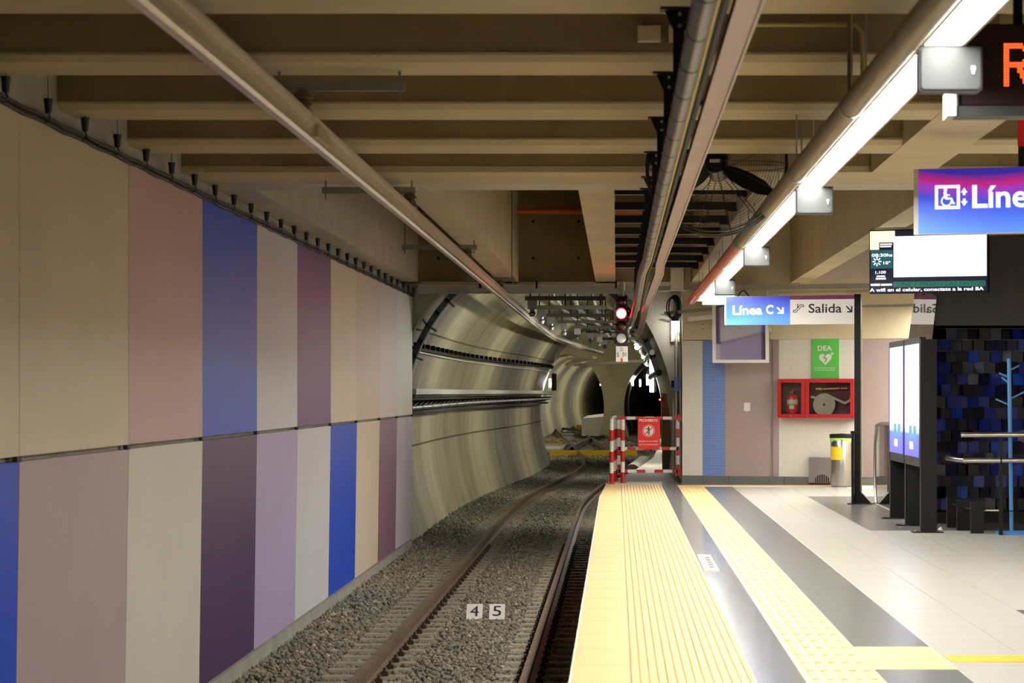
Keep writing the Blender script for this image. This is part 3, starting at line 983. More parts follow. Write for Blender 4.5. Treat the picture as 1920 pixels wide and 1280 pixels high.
for k, (Y, x0, x1) in enumerate(((14.05, -1.92, -1.185), (21.3, -2.50, -1.71), (29.6, -2.53, -1.65), (37.9, -2.3, -1.55))):
    t = thing('insulator_support', 'bell insulator and cross bar holding the overhead rail, %s from the camera' % ORD[k], 'insulator', (-1.755, Y, Z(1.56)),
              group='insulated supports of the overhead rail')
    part('cross_bar', BRK, t, lambda b: b.box(x0, x1, Y - .02, Y + .02, Z(1.69), Z(1.745)))
    part('insulator', INS, t, lambda b: b.lathe([(.02, .14), (.03, .13), (.055, .10), (.06, .085), (.035, .08), (.05, .055), (.05, .045), (.03, .04), (.042, .015), (.03, 0)][::-1], (-1.755, Y, Z(1.565)), 18), True)
    part('clamp', GALV, t, lambda b: b.box(-1.815, -1.695, Y - .05, Y + .05, Z(1.55), Z(1.575)))
    for x in (x0 + .03, x1 - .03):
        part('rod', BRK, t, lambda b: b.cyl((x, Y, Z(1.64)), (x, Y, ZB if Y < 22 else Z(3.6)), .009, 6))
# orange cable conduit high on the wall over the tunnel
tag(part('orange_conduit', ORANGE_PIPE, None, lambda b: b.cyl((-3.2, 40.3, Z(2.92)), (1.1, 40.3, Z(2.92)), .055, 14), True),
    'orange conduit across the dark wall above the tunnel mouth', 'pipe')
# pale trunking on the lower edge of that wall
t = thing('cable_trunking', 'pale metal trunking along the lower edge of the wall over the tunnel', 'trunking', (-1.2, 40.5, Z(1.68)))
part('trunk', GALV, t, lambda b: b.box(-3.2, .26, 40.35, 40.55, Z(1.60), Z(1.72)))
part('lid', ALU, t, lambda b: b.box(-3.2, .26, 40.34, 40.56, Z(1.72), Z(1.735)))
for px in (900, 1006, 1155):
    part('bracket', BLACK_MATT, t, lambda b: b.box((px - CX) * 40.3 / F - .015, (px - CX) * 40.3 / F + .015, 40.32, 40.36, Z(1.68), Z(1.80)))

# ---- hooks with rubber cups along the top of the wall panels, and the cables they carry
CUP = mat('black_cup', rgb(20, 24, 24), 0.5)
names = {'beige': 'beige', 'pink': 'dusty pink', 'blue': 'blue', 'white': 'white', 'purple': 'purple', 'sand': 'sand-coloured', 'tan': 'tan', 'blush': 'pale pink', 'cream': 'cream'}
hooks = [14.2 + 1.06 * k for k in range(28)]
cnt, tot = {}, {}
def pidx(y):
    for i in range(len(seam_y) - 1):
        if seam_y[i] <= y < seam_y[i + 1]:
            return i
    return len(seam_y) - 2
for y in hooks:
    tot[pidx(y)] = tot.get(pidx(y), 0) + 1
proto = None
for k, y in enumerate(hooks):
    i = pidx(y)
    cnt[i] = cnt.get(i, 0) + 1
    pl_ = names[upper[i]]
    where = {7: 'leftmost beige', 8: 'wide beige'}.get(i, pl_)
    lab = 'black cup hook above the %s upper wall panel, %s of its %d' % (where, ORD[cnt[i] - 1], tot[i]) if tot[i] > 1 else 'single black cup hook above the %s upper wall panel' % where
    if proto is None:
        t = proto = thing('cup_hook', lab, 'hook', (-3.46, y, Z(1.66)))
        part('cup', CUP, t, lambda b: b.cyl((-3.46, y, Z(1.70)), (-3.46, y, Z(1.79)), .019, 12, .030), True)
        part('hook', GAPC, t, lambda b: b.tube([(-3.46, y, Z(1.70)), (-3.452, y, Z(1.685)), (-3.452, y, Z(1.66)), (-3.466, y, Z(1.648)), (-3.486, y, Z(1.645)), (-3.50, y, Z(1.66))], .006, 6), True)
        part('wire', GAPC, t, lambda b: b.cyl((-3.46, y, Z(1.78)), (-3.47, y, Z(2.3)), .003, 5))
    else:
        t = copy_tree(proto)
        t.location = (-3.46, y, Z(1.66))
        t['label'] = lab
    t['group'] = 'cup hooks along the top of the wall panels'
for dz, r, lab in ((1.655, .014, 'upper dark cable lying along the top of the wall panels'), (1.69, .010, 'thin dark cable just above the panel-top cable')):
    tag(part('wall_cable', RUBBER, None, lambda b: b.tube([(-3.49 + .0, y, Z(dz) - (.012 * math.sin((y - 14.2) / 1.06 * math.pi) ** 2)) for y in np.arange(8, 43.2, .27)], r, 6), True), lab, 'cable')
tag(part('panel_cap', GAPC, None, lambda b: b.box(-3.55, -3.495, 8, 42.95, Z(1.642), Z(1.652))), 'dark cap strip on the top edge of the panels', 'cap strip')

# ---- fan behind the beam
FY = 19.65
hub = W(1347, 318, FY)
t = thing('ceiling_fan', 'black guarded fan hanging in the ceiling bay behind a beam', 'fan', (hub.x, FY, hub.z + .7), rot=(R(-12), 0, R(-8)))
hz = -.7
FB = mat('fan_black', rgb(20, 20, 21), 0.45)
def ring_pts(r, y, n=40):
    return [(r * math.cos(2 * math.pi * i / n), y, hz + r * math.sin(2 * math.pi * i / n)) for i in range(n)]
part('motor', FB, t, lambda b: (b.cyl((0, -.10, hz), (0, .16, hz), .085, 20), b.cyl((0, -.13, hz), (0, -.10, hz), .055, 20)), True)
part('badge', WHITE, t, lambda b: b.box(-.04, .04, -.137, -.131, hz - .012, hz + .014))
part('neck', FB, t, lambda b: b.box(-.075, .075, .03, .15, hz + .02, hz + .72))
for k in range(3):
    a = R(-28 + 120 * k)
    def blade(b):
        rows_ = []
        for q, (r, w, tw) in enumerate(((.06, .07, 24), (.15, .13, 22), (.27, .15, 18), (.40, .13, 15), (.485, .06, 13))):
            for s in (-1, 1):
                for d in (-.005, .005):
                    u, v = r, s * w / 2
                    y = v * math.sin(R(tw)) * .8 + d - .03
                    v = v * math.cos(R(tw))
                    rows_.append((u * math.cos(a) - v * math.sin(a), y, hz + u * math.sin(a) + v * math.cos(a)))
        fs = []
        for q in range(4):
            o = q * 4
            fs += [(o, o + 4, o + 6, o + 2), (o + 1, o + 3, o + 7, o + 5), (o, o + 1, o + 5, o + 4), (o + 2, o + 6, o + 7, o + 3)]
        fs += [(0, 2, 3, 1), (16, 17, 19, 18)]
        b.add(rows_, fs)
    part('blade', FB, t, blade)
gd = part('guard', FB, t, lambda b: [b.tube(ring_pts(r, y, 40), rr, 5, closed=True) for r, y, rr in
          [(.545, -.07, .007), (.55, .0, .009), (.545, .07, .007)] + [(.10 + .0205 * i, -.13 + .06 * ((.10 + .0205 * i) / .54) ** 3, .0017) for i in range(22)]])
def spokes(b):
    for k in range(14):
        a = 2 * math.pi * k / 14
        pts = []
        for r, y in ((.07, -.135), (.2, -.13), (.36, -.115), (.5, -.085), (.548, -.03), (.548, .05), (.45, .12), (.2, .15), (.09, .15)):
            pts.append((r * math.cos(a), y, hz + r * math.sin(a)))
        b.tube(pts, .0032, 4)
part('spokes', FB, t, spokes)

# ---- small fittings on the beams
t = thing('junction_box', 'cream square junction box on the near beam left of the duct', 'junction box', W(1217, 63, 13.55))
p = W(1217, 63, 13.55)
part('box', CREAM, t, lambda b: b.box(p.x - .062, p.x + .062, 13.53, 13.6, p.z - .042, p.z + .042))
part('lid', CREAM, t, lambda b: b.box(p.x - .055, p.x + .055, 13.522, 13.53, p.z - .036, p.z + .036))
t = thing('junction_box', 'narrow cream junction box half hidden behind the black bracket', 'junction box', W(1262, 63, 13.55))
p2 = W(1268, 63, 13.55)
part('box', CREAM, t, lambda b: b.box(p2.x - .04, p2.x + .05, 13.53, 13.6, p2.z - .042, p2.z + .042))
part('gland', RUBBER, t, lambda b: b.cyl((p2.x, 13.57, p2.z + .04), (p2.x, 13.57, p2.z + .09), .012, 8))
CT = mat('conduit_ivory', rgb(186, 168, 110), 0.4, .2)
q0 = W(1392, 46, 13.55)
tag(part('thin_conduit', CT, None, lambda b: b.tube([q0, W(1590, 46, 13.55), W(1606, 48, 13.55), W(1616, 62, 13.55), W(1618, 150, 13.56)], .013, 8), True),
    'thin ivory conduit bending down along the near beam', 'conduit')
tag(part('thin_conduit', PIPE_B, None, lambda b: b.tube([W(1593, -20, 13.5), W(1593, 190, 13.5)], .012, 8), True), 'thin brown drop pipe beside the bent conduit', 'conduit')

# ================================================================== SIGNS AND SCREENS
class Plane:
    """a board standing at (X0, Y0), turned by th so that its right end is nearer"""
    def __init__(s, X0, Y0, th):
        s.X0, s.Y0, s.c, s.s, s.th = X0, Y0, math.cos(th), math.sin(th), th
    def u(s, px):
        k = (px - CX) / F
        return (k * s.Y0 - s.X0) / (s.c + k * s.s)
    def z(s, px, py):
        return H - (py - CY) * (s.Y0 - s.u(px) * s.s) / F
def poly_part(name, m, parent, polys, y0, y1):
    b = MB()
    for P in polys:
        b.prism(P, 'y', y0, y1)
    return b.build(name, m, parent)
def disc(cx, cz, r, n=20):
    return [(cx + r * math.cos(2 * math.pi * i / n), cz + r * math.sin(2 * math.pi * i / n)) for i in range(n)]
def stroke(p, q, w):
    (x0, z0), (x1, z1) = p, q
    l = math.hypot(x1 - x0, z1 - z0)
    nx, nz = -(z1 - z0) / l * w / 2, (x1 - x0) / l * w / 2
    return [(x0 - nx, z0 - nz), (x1 - nx, z1 - nz), (x1 + nx, z1 + nz), (x0 + nx, z0 + nz)]

def glow(name, col, e):
    return mat(name, tuple(c * .6 for c in col), 0.4, emit=col, estr=e)
SIGN_WHITE = glow('backlit_white', (1, 1, .97), .9)
def swoosh(name, e, stops, wave, zlo, zhi):
    """printed colour run of a backlit sign: colours follow height with a wave along its length"""
    m = bpy.data.materials.new(name)
    m.use_nodes = True
    nt = m.node_tree
    b = nt.nodes['Principled BSDF']
    b.inputs['Roughness'].default_value = .35
    tc = nt.nodes.new('ShaderNodeTexCoord')
    sp = nt.nodes.new('ShaderNodeSeparateXYZ')
    nt.links.new(tc.outputs['Object'], sp.inputs[0])
    mr = nt.nodes.new('ShaderNodeMapRange')
    mr.inputs['From Min'].default_value = zlo
    mr.inputs['From Max'].default_value = zhi
    nt.links.new(sp.outputs['Z'], mr.inputs['Value'])
    sn = nt.nodes.new('ShaderNodeMath'); sn.operation = 'MULTIPLY'
    nt.links.new(sp.outputs['X'], sn.inputs[0]); sn.inputs[1].default_value = wave[0]
    s2 = nt.nodes.new('ShaderNodeMath'); s2.operation = 'SINE'
    nt.links.new(sn.outputs[0], s2.inputs[0])
    s3 = nt.nodes.new('ShaderNodeMath'); s3.operation = 'MULTIPLY_ADD'
    nt.links.new(s2.outputs[0], s3.inputs[0]); s3.inputs[1].default_value = wave[1]
    nt.links.new(mr.outputs[0], s3.inputs[2])
    r = nt.nodes.new('ShaderNodeValToRGB')
    for i, (p, c) in enumerate(stops):
        el = r.color_ramp.elements[i] if i < 2 else r.color_ramp.elements.new(p)
        el.position = p
        el.color = (*rgb(*c), 1)
    nt.links.new(s3.outputs[0], r.inputs['Fac'])
    nt.links.new(r.outputs['Color'], b.inputs['Base Color'])
    nt.links.new(r.outputs['Color'], b.inputs['Emission Color'])
    b.inputs['Emission Strength'].default_value = e
    MATS[name] = m
    return m

# ---- hanging sign with wheelchair, "Línea"
pl1 = Plane((1713 - CX) * 17.5 / F, 17.5, R(17))
z0 = pl1.z(1713, 440)
t = thing('hanging_sign', 'big blue and magenta hanging sign with wheelchair symbol reading Línea', 'sign', (pl1.X0, 17.5, z0), -pl1.th)
u = pl1.u
zz = lambda px, py: pl1.z(px, py) - z0
top, wid = zz(1713, 317), u(1990)
BLUE1 = swoosh('blue_magenta_print', .65, ((0, (84, 144, 255)), (.35, (64, 108, 244)), (.60, (58, 78, 224)), (.76, (160, 60, 200)), (.86, (186, 34, 130)), (1, (54, 40, 160))), (3.2, .10), 0, top)
part('box', WHITE, t, lambda b: b.box(0, wid, .004, .10, 0, top))
part('face', BLUE1, t, lambda b: b.box(u(1722), wid - .03, 0, .004, .004, top - .004))
ifr = MB()
x0, x1, zb, zt = u(1753), u(1800), zz(1776, 392), zz(1776, 347)
ifr.frame(x0, x1, zb, zt, .022, -.004, 0)
ifr.build('symbol_frame', SIGN_WHITE, t)
wc = []
ux = lambda f: x0 + (x1 - x0) * f
uz = lambda f: zb + (zt - zb) * f
L_ = x1 - x0
wc.append(disc(ux(.42), uz(.80), L_ * .07))
wc += [stroke((ux(.40), uz(.72)), (ux(.44), uz(.45)), L_ * .13), stroke((ux(.40), uz(.60)), (ux(.60), uz(.58)), L_ * .06),
       stroke((ux(.42), uz(.44)), (ux(.66), uz(.44)), L_ * .08), stroke((ux(.65), uz(.46)), (ux(.73), uz(.22)), L_ * .08), stroke((ux(.72), uz(.23)), (ux(.80), uz(.25)), L_ * .06)]
poly_part('wheelchair_symbol', SIGN_WHITE, t, wc, -.004, 0)
whl = MB()
cxw, czw = ux(.46), uz(.34)
def arc(r, a0, a1, n):
    return [(cxw + r * math.cos(R(a0 + (a1 - a0) * i / n)), czw + r * math.sin(R(a0 + (a1 - a0) * i / n))) for i in range(n + 1)]
o_, i_ = arc(L_ * .22, 120, 360, 18), arc(L_ * .16, 120, 360, 18)
for i in range(18):
    whl.prism([o_[i], o_[i + 1], i_[i + 1], i_[i]], 'y', -.004, 0)
whl.build('wheel_symbol', SIGN_WHITE, t)
ax = u(1808)
for s, cz in ((1, zz(1808, 361)), (-1, zz(1808, 377))):
    poly_part('arrow_symbol', SIGN_WHITE, t, [[(ax - .024, cz), (ax + .024, cz), (ax, cz + s * .034)], [(ax - .009, cz - s * .018), (ax + .009, cz - s * .018), (ax + .009, cz), (ax - .009, cz)]], -.004, 0)
text('lettering', 'Línea', (u(1823), u(1956), zz(1860, 390), zz(1860, 346)), -.001, SIGN_WHITE, t, bold=.022)
part('hanger', BLACK, t, lambda b: b.box(u(1908), u(1922), .03, .06, top, top + .9))
part('red_reflection', RED_SIGN, t, lambda b: b.box(u(1908) - .003, u(1922) + .003, .022, .068, top + .14, top + .62))  # red glow of the LED display on the black hanger, built as a red box

# ---- LED display with red dots
Y = 11.4
p0 = W(1800, 199, Y)
t = thing('led_display', 'black dot matrix display with glowing red letter near the top right', 'display', (p0.x, Y, p0.z), -R(2))
k = Y / F
part('housing', BLACK_MATT, t, lambda b: b.box(0, 1.0, .01, .16, 0, 154 * k))
DARKRED = mat('dark_red_glass', rgb(30, 6, 8), 0.3)
part('face', DARKRED, t, lambda b: b.box(.01, .99, 0, .01, .006, 154 * k - .006))
part('lower_rail', EMB, t, lambda b: b.box(-10 * k, 1.0, -.02, .16, -19 * k, -.002))
part('end_cap', WHITE, t, lambda b: b.box(-25 * k, -9 * k, -.04, .16, -19 * k, 27 * k))
for x in (.25, .75):
    part('hanger', BLACK_MATT, t, lambda b: b.box(x, x + .04, .05, .09, 154 * k, .9))
LED = mat('red_led', (.9, .2, .05), .5, emit=(1, .16, .03), estr=6.0)
LEDC = mat('amber_led', (.9, .2, .1), .5, emit=(1, .07, .015), estr=3.5)
Rmap = ['1111111000', '1111111110', '1100000111', '1100000011', '1100000011', '1100000011', '1100000111', '1111111110', '1111111100',
        '1100011000', '1100011100', '1100001100', '1100001110', '1100000111', '1100000111', '1100000011']
dots = MB()
pt_ = 5.05 * k
for r, row in enumerate(Rmap):
    for c, ch in enumerate(row):
        if ch == '1':
            dots.prism(disc((1884 - 1800) * k + c * pt_, (199 - 84) * k - r * pt_, pt_ * .43, 8), 'y', -.003, 0)
o = dots.build('led_letter', LEDC, t)
o['kind'] = 'stuff'
o['label'] = 'glowing red dot matrix letter R'

# ---- television
pl2 = Plane((1630 - CX) * 27.4 / F, 27.4, R(20))
z0 = pl2.z(1630, 551)
t = thing('television', 'flat television hanging from the ceiling showing news over a green ticker', 'television', (pl2.X0, 27.4, z0), -pl2.th)
u2 = lambda zx: pl2.u(1620 + zx / 8)
v2 = lambda zx, zy: pl2.z(1620 + zx / 8, 420 + zy / 8) - z0
wid, hei = pl2.u(1853), pl2.z(1630, 431) - z0
part('case', BLACK, t, lambda b: b.box(0, wid, .005, .07, 0, hei))
SCR = glow('screen_navy', rgb(20, 22, 50), .8)
part('screen', SCR, t, lambda b: b.box(.012, wid - .012, .001, .005, .018, hei - .015))
def rect(name, m, a0, a1, b0, b1, y=-.002):
    X0, X1 = u2(a0), u2(a1)
    z1_, z0_ = v2((a0 + a1) / 2, b0), v2((a0 + a1) / 2, b1)
    return part(name, m, t, lambda b: b.box(X0, X1, y, .0005, z0_, z1_))
S_WHITE = glow('screen_white', (.93, .97, 1), 1.6)
S_YEL = glow('screen_yellow', (1, .95, .55), 1.4)
S_TEAL = glow('screen_teal', rgb(40, 92, 100), .9)
S_GREEN = glow('screen_green', rgb(34, 110, 92), .9)
S_BLUEW = glow('screen_text', (.85, .88, 1), 1.5)
rect('weather_panel', S_TEAL, 100, 432, 390, 665)
rect('picture', S_WHITE, 445, 1840, 170, 785)
S_PALE = glow('screen_pale', (.80, .87, .95), 1.2)
rect('picture_haze', S_PALE, 480, 640, 300, 480, -.003)
rect('picture_haze', S_PALE, 1770, 1838, 600, 700, -.003)
rect('yellow_block', S_YEL, 92, 462, 105, 275)
rect('yellow_block', S_YEL, 92, 225, 270, 385)
rect('ticker', S_GREEN, 440, 1820, 856, 936)
text('ticker_lettering', 'UNE Y PASAN LAS HISTOR', (u2(500), u2(1810), v2(1100, 925), v2(1100, 868)), -.002, glow('ticker_dark', rgb(18, 62, 56), .8), t, font_shear=.2)
text('subtitle_lettering', 'A wifi en el celular, conectate a la red BA', (u2(88), u2(1798), v2(900, 1012), v2(900, 952)), -.002, S_BLUEW, t, bold=.02)
text('clock_lettering', '08:30hs', (u2(118), u2(428), v2(270, 490), v2(270, 442)), -.003, S_BLUEW, t, bold=.02)
text('weather_lettering', '10°', (u2(292), u2(400), v2(340, 604), v2(340, 556)), -.003, S_BLUEW, t, bold=.02)
text('date_lettering', '1,100', (u2(172), u2(330), v2(250, 752), v2(250, 702)), -.003, S_BLUEW, t, bold=.02)
rect('small_print', S_BLUEW, 190, 315, 772, 792); rect('small_print', S_BLUEW, 178, 328, 806, 830)
rect('small_print', S_BLUEW, 240, 420, 292, 312); rect('small_print', S_BLUEW, 240, 408, 326, 346)
rect('small_print', S_BLUEW, 100, 240, 895, 925); rect('small_print', S_BLUEW, 255, 420, 895, 922)
sx_, sz_ = u2(195), v2(195, 562)
poly_part('sun_symbol', S_BLUEW, t, [stroke((sx_ + .02 * math.cos(R(a)), sz_ + .02 * math.sin(R(a))), (sx_ + .05 * math.cos(R(a)), sz_ + .05 * math.sin(R(a))), .012) for a in range(0, 360, 45)], -.003, 0)
part('hanger', BLACK, t, lambda b: b.box(wid / 2 - .03, wid / 2 + .03, .03, .06, hei, hei + .9))
part('wall_mount', BLACK, t, lambda b: b.box(wid / 2 - .12, wid / 2 + .12, .07, .09, hei * .3, hei + .02))

# ---- totem sign "Línea C / Salida" on a black post
pl3 = Plane((1360 - CX) * 34.4 / F, 34.4, R(17))
z0 = 0.0
t = thing('totem_sign', 'blue and white sign reading Línea C and Salida on a tall black post', 'sign', (pl3.X0, 34.4, 0), -pl3.th)
u3 = lambda zx: pl3.u(1270 + zx / 5.3333)
v3 = lambda zx, zy: pl3.z(1270 + zx / 5.3333, 540 + zy / 5.3333)
xa, xm, xb = u3(487), u3(1128), u3(1785)
za, zt = v3(1128, 364), v3(1128, 76)
part('box', WHITE, t, lambda b: b.box(xa - .02, xb, .004, .09, za, zt))
BLUE2 = swoosh('blue_print', .42, ((0, (70, 134, 240)), (.3, (46, 96, 226)), (.7, (28, 56, 196)), (1, (24, 42, 160))), (2.2, -.22), za, zt)
part('blue_face', BLUE2, t, lambda b: b.box(xa, xm, 0, .004, za + .003, zt - .003))
SW2 = glow('backlit_cream', rgb(232, 226, 216), .45)
part('white_face', SW2, t, lambda b: b.box(xm, xb, 0, .004, za + .003, v3(1450, 112)))
PURP = glow('backlit_purple', rgb(110, 44, 84), .5)
part('purple_band', PURP, t, lambda b: b.box(xm, xb, 0, .004, v3(1450, 112), zt))
text('lettering', 'Línea', (u3(553), u3(850), v3(700, 268), v3(700, 172)), -.001, SIGN_WHITE, t, bold=.025)
text('lettering', 'C', (u3(888), u3(960), v3(920, 260), v3(920, 168)), -.001, SIGN_WHITE, t, bold=.025)
text('lettering', 'Salida', (u3(1313), u3(1645), v3(1480, 247), v3(1480, 155)), -.001, INK, t, bold=.012)
def arrow(x0, x1, zb, zt, w):
    return [stroke((x0, zt), (x1, zb), w), stroke((x1, zb - w / 2), (x1, zt), w), stroke((x0 + .01, zb), (x1, zb), w)]
poly_part('arrow', SIGN_WHITE, t, arrow(u3(998), u3(1056), v3(1030, 248), v3(1030, 192), .022), -.004, 0)
poly_part('arrow', INK, t, arrow(u3(1690), u3(1744), v3(1715, 236), v3(1715, 180), .018), -.004, 0)
es = [(1160, 240), (1190, 240), (1235, 185), (1265, 185)]
es2 = [(1160, 222), (1182, 222), (1228, 168), (1262, 168)]
pp = lambda q: (u3(q[0]), v3(q[0], q[1]))
poly_part('escalator_symbol', INK, t, [stroke(pp(es[i]), pp(es[i + 1]), .009) for i in range(3)] + [stroke(pp(es2[i]), pp(es2[i + 1]), .009) for i in range(3)] +
          [stroke(pp((1160, 222)), pp((1160, 240)), .009), stroke(pp((1264, 168)), pp((1264, 185)), .009), stroke(pp((1204, 176)), pp((1204, 200)), .014), disc(*pp((1204, 166)), .010)], -.004, 0)
xp0, xp1 = pl3.u(1603), pl3.u(1615)
part('post', BLACK, t, lambda b: b.box(xp0, xp1, -.045, .045, 0, v3(1800, 60)))
part('base', BLACK, t, lambda b: (b.prism([(xp0 - .02, .012), (xp1 + .14, .012), (xp1, .16), (xp0, .16)], 'y', -.03, .03), b.box(xp0 - .015, xp1 + .16, -.12, .12, 0, .012)))
px_ = W(1599.5, 945, 33.7)
t = thing('slim_post', 'slim black post standing just left of the tall sign post', 'post', (px_.x, 33.75, 0), 0.0)
part('shaft', BLACK, t, lambda b: b.box(-.018, .018, -.018, .018, .01, .97))
part('cap', BLACK, t, lambda b: b.box(-.028, .02, -.024, .024, .95, .985))
part('foot', BLACK, t, lambda b: b.box(-.07, .02, -.06, .06, 0, .012))

# ---- lit exit sign
EX = mat('exit_white', (.9, 1, .95), .4, emit=(.9, 1.0, .94), estr=3.0)
EXG = glow('exit_green', rgb(120, 220, 160), 1.0)
a, b_ = W(1317, 571, 36.0), W(1378, 553, 36.0)
t = thing('exit_sign', 'small glowing white exit sign with green rim at the end of the lights', 'sign', ((a.x + b_.x) / 2, 36, b_.z))
part('lit_face', EX, t, lambda b: b.box(a.x + .01, b_.x - .01, 36.0, 36.03, a.z + .01, b_.z - .01))
part('rim', EXG, t, lambda b: b.frame(a.x, b_.x, a.z, b_.z, .012, 35.995, 36.04))
part('hanger', WHITE, t, lambda b: b.box(a.x + .0, a.x + .10, 36.0, 36.03, b_.z, b_.z + .06))

# ---- driver's mirror in a white frame
MIRROR = mat('mirror', (.78, .77, .80), 0.03, 1.0)
YM = 40.7
mc = W(1388.5, 619, YM)
t = thing('platform_mirror', 'square mirror in a white frame reflecting the coloured wall panels', 'mirror', (mc.x, YM, mc.z), rot=(R(2.95), 0, -R(11.7)))
w2, h2 = 51.5 * YM / F * 1.03, 61 * YM / F
part('frame', WHITE, t, lambda b: b.frame(-w2, w2, -h2, h2, .05, -.03, .04))
part('back', WHITE, t, lambda b: b.box(-w2 + .02, w2 - .02, .012, .05, -h2 + .02, h2 - .02))
def mface(b):
    n = 16
    for j in range(n + 1):
        for i in range(n + 1):
            x, z = -1 + 2 * i / n, -1 + 2 * j / n
            b.v.append((x * (w2 - .045), .004 - .0012 * (1 - (x * x + z * z) / 2), z * (h2 - .045)))
    for j in range(n):
        for i in range(n):
            b.f.append((j * (n + 1) + i, j * (n + 1) + i + 1, (j + 1) * (n + 1) + i + 1, (j + 1) * (n + 1) + i))
part('mirror_glass', MIRROR, t, mface, True)
part('bracket', GALV, t, lambda b: (b.box(-w2 - .03, -w2, -.01, .04, -.02, .05), b.box(w2, w2 + .03, -.01, .04, -.02, .05)))
part('arm', WHITE, t, lambda b: (b.bar((-w2, .02, h2 * .42), (-w2 - .42, .10, h2 * .34), .03, .07), b.bar((0, .03, h2 * .8), (.1, 1.2, h2 * .75), .05, .05)))
part('cable', INK, t, lambda b: b.tube([(-.05, .03, h2), (.0, .02, h2 + .09), (.06, .02, h2 + .12), (.12, .02, h2 + .05), (.15, .03, h2)], .012, 6))

# ================================================================== ON THE END WALL
def on_wall(name, label, cat, px, py):
    s, z = wall_s(px), wall_z(px, py)
    p = Vector((1.1 + s * c_, 41.7 - s * s_, z))
    t = thing(name, label, cat, p, -TH)
    return t, (lambda q: wall_s(q) - s), (lambda q, r: wall_z(q, r) - z)

t, ux, uz = on_wall('defibrillator_sign', 'green sign with white heart reading DEA above the red cabinet', 'sign', 1547, 709)
GREEN = mat('green_sign', rgb(82, 186, 74), 0.45)
part('panel', GREEN, t, lambda b: b.box(ux(1522), ux(1573), -.012, .005, 0, uz(1547, 635)))
g3 = lambda zx: ux(1270 + zx / 5.3333)
gz = lambda zx, zy: uz(1270 + zx / 5.3333, 540 + zy / 5.3333)
text('lettering', 'DEA', (g3(1405), g3(1548), gz(1480, 626), gz(1480, 574)), -.012, WHITE, t, bold=.03)
hc, hzc, hr = g3(1482), gz(1482, 705), (g3(1545) - g3(1420)) / 2
hp = []
for i in range(28):
    a = 2 * math.pi * i / 28
    hp.append((hc + hr * 1.0 * (math.sin(a) ** 3), hzc + hr * (13 * math.cos(a) - 5 * math.cos(2 * a) - 2 * math.cos(3 * a) - math.cos(4 * a)) / 16))
poly_part('heart', WHITE, t, [hp], -.016, -.012)
poly_part('bolt', GREEN, t, [stroke((hc + .02, hzc + hr * .75), (hc - .03, hzc + hr * .1), .02), stroke((hc - .03, hzc + hr * .1), (hc + .03, hzc), .02), stroke((hc + .03, hzc), (hc - .01, hzc - hr * .6), .02)], -.018, -.016)
poly_part('plus', WHITE, t, [stroke((g3(1535), gz(1548, 655)), (g3(1562), gz(1548, 655)), .016), stroke((g3(1548), gz(1548, 670)), (g3(1548), gz(1548, 640)), .016)], -.016, -.012)
text('small_lettering', 'El desfibrilador está en', (g3(1378), g3(1583), gz(1480, 803), gz(1480, 788)), -.012, WHITE, t)
text('small_lettering', 'la zona de la boletería.', (g3(1378), g3(1583), gz(1480, 825), gz(1480, 810)), -.012, WHITE, t)

def clear_glass(name, tint=(1, 1, 1), base=.04, boost=1.0):
    m = bpy.data.materials.new(name)
    m.use_nodes = True
    nt = m.node_tree
    nt.nodes.remove(nt.nodes['Principled BSDF'])
    out = nt.nodes['Material Output']
    tr = nt.nodes.new('ShaderNodeBsdfTransparent'); tr.inputs[0].default_value = (*tint, 1)
    gl = nt.nodes.new('ShaderNodeBsdfGlossy'); gl.inputs['Roughness'].default_value = .02
    fr = nt.nodes.new('ShaderNodeFresnel'); fr.inputs['IOR'].default_value = 1.5
    ml = nt.nodes.new('ShaderNodeMath'); ml.operation = 'MULTIPLY'; ml.use_clamp = True
    ml.inputs[1].default_value = boost
    nt.links.new(fr.outputs[0], ml.inputs[0])
    mx = nt.nodes.new('ShaderNodeMixShader')
    nt.links.new(ml.outputs[0], mx.inputs[0])
    nt.links.new(tr.outputs[0], mx.inputs[1]); nt.links.new(gl.outputs[0], mx.inputs[2])
    nt.links.new(mx.outputs[0], out.inputs['Surface'])
    return m
GLASS = clear_glass('clear_glass', (.97, .98, .97))
t, ux, uz = on_wall('fire_cabinet', 'red fire hose cabinet with two glass doors under the green sign', 'fire cabinet', 1536, 783)
cab_x0, cab_x1, cab_h = ux(1465), ux(1608), uz(1536, 710)
cab = t
xm = ux(1517)
DKRED = mat('dark_red_inside', rgb(92, 14, 16), 0.5)
part('back', DKRED, t, lambda b: b.box(cab_x0 + .01, cab_x1 - .01, -.03, .0, .01, cab_h - .01))
part('case', RED, t, lambda b: (b.frame(cab_x0, cab_x1, 0, cab_h, .025, -.21, 0), b.box(xm - .015, xm + .015, -.20, -.03, .025, cab_h - .025)))
for nm, xa_, xb_ in (('door', cab_x0, xm - .004), ('door', xm + .004, cab_x1)):
    dr = part(nm, RED, t, lambda b: b.frame(xa_, xb_, 0, cab_h, .062, -.235, -.212))
    gl_ = MB().box(xa_ + .06, xb_ - .06, -.226, -.222, .06, cab_h - .06).build('pane', GLASS, t)
for px in (1491, 1520):
    part('knob', STEEL, t, lambda b: b.cyl((ux(px), -.235, .03), (ux(px), -.262, .03), .014, 12), True)
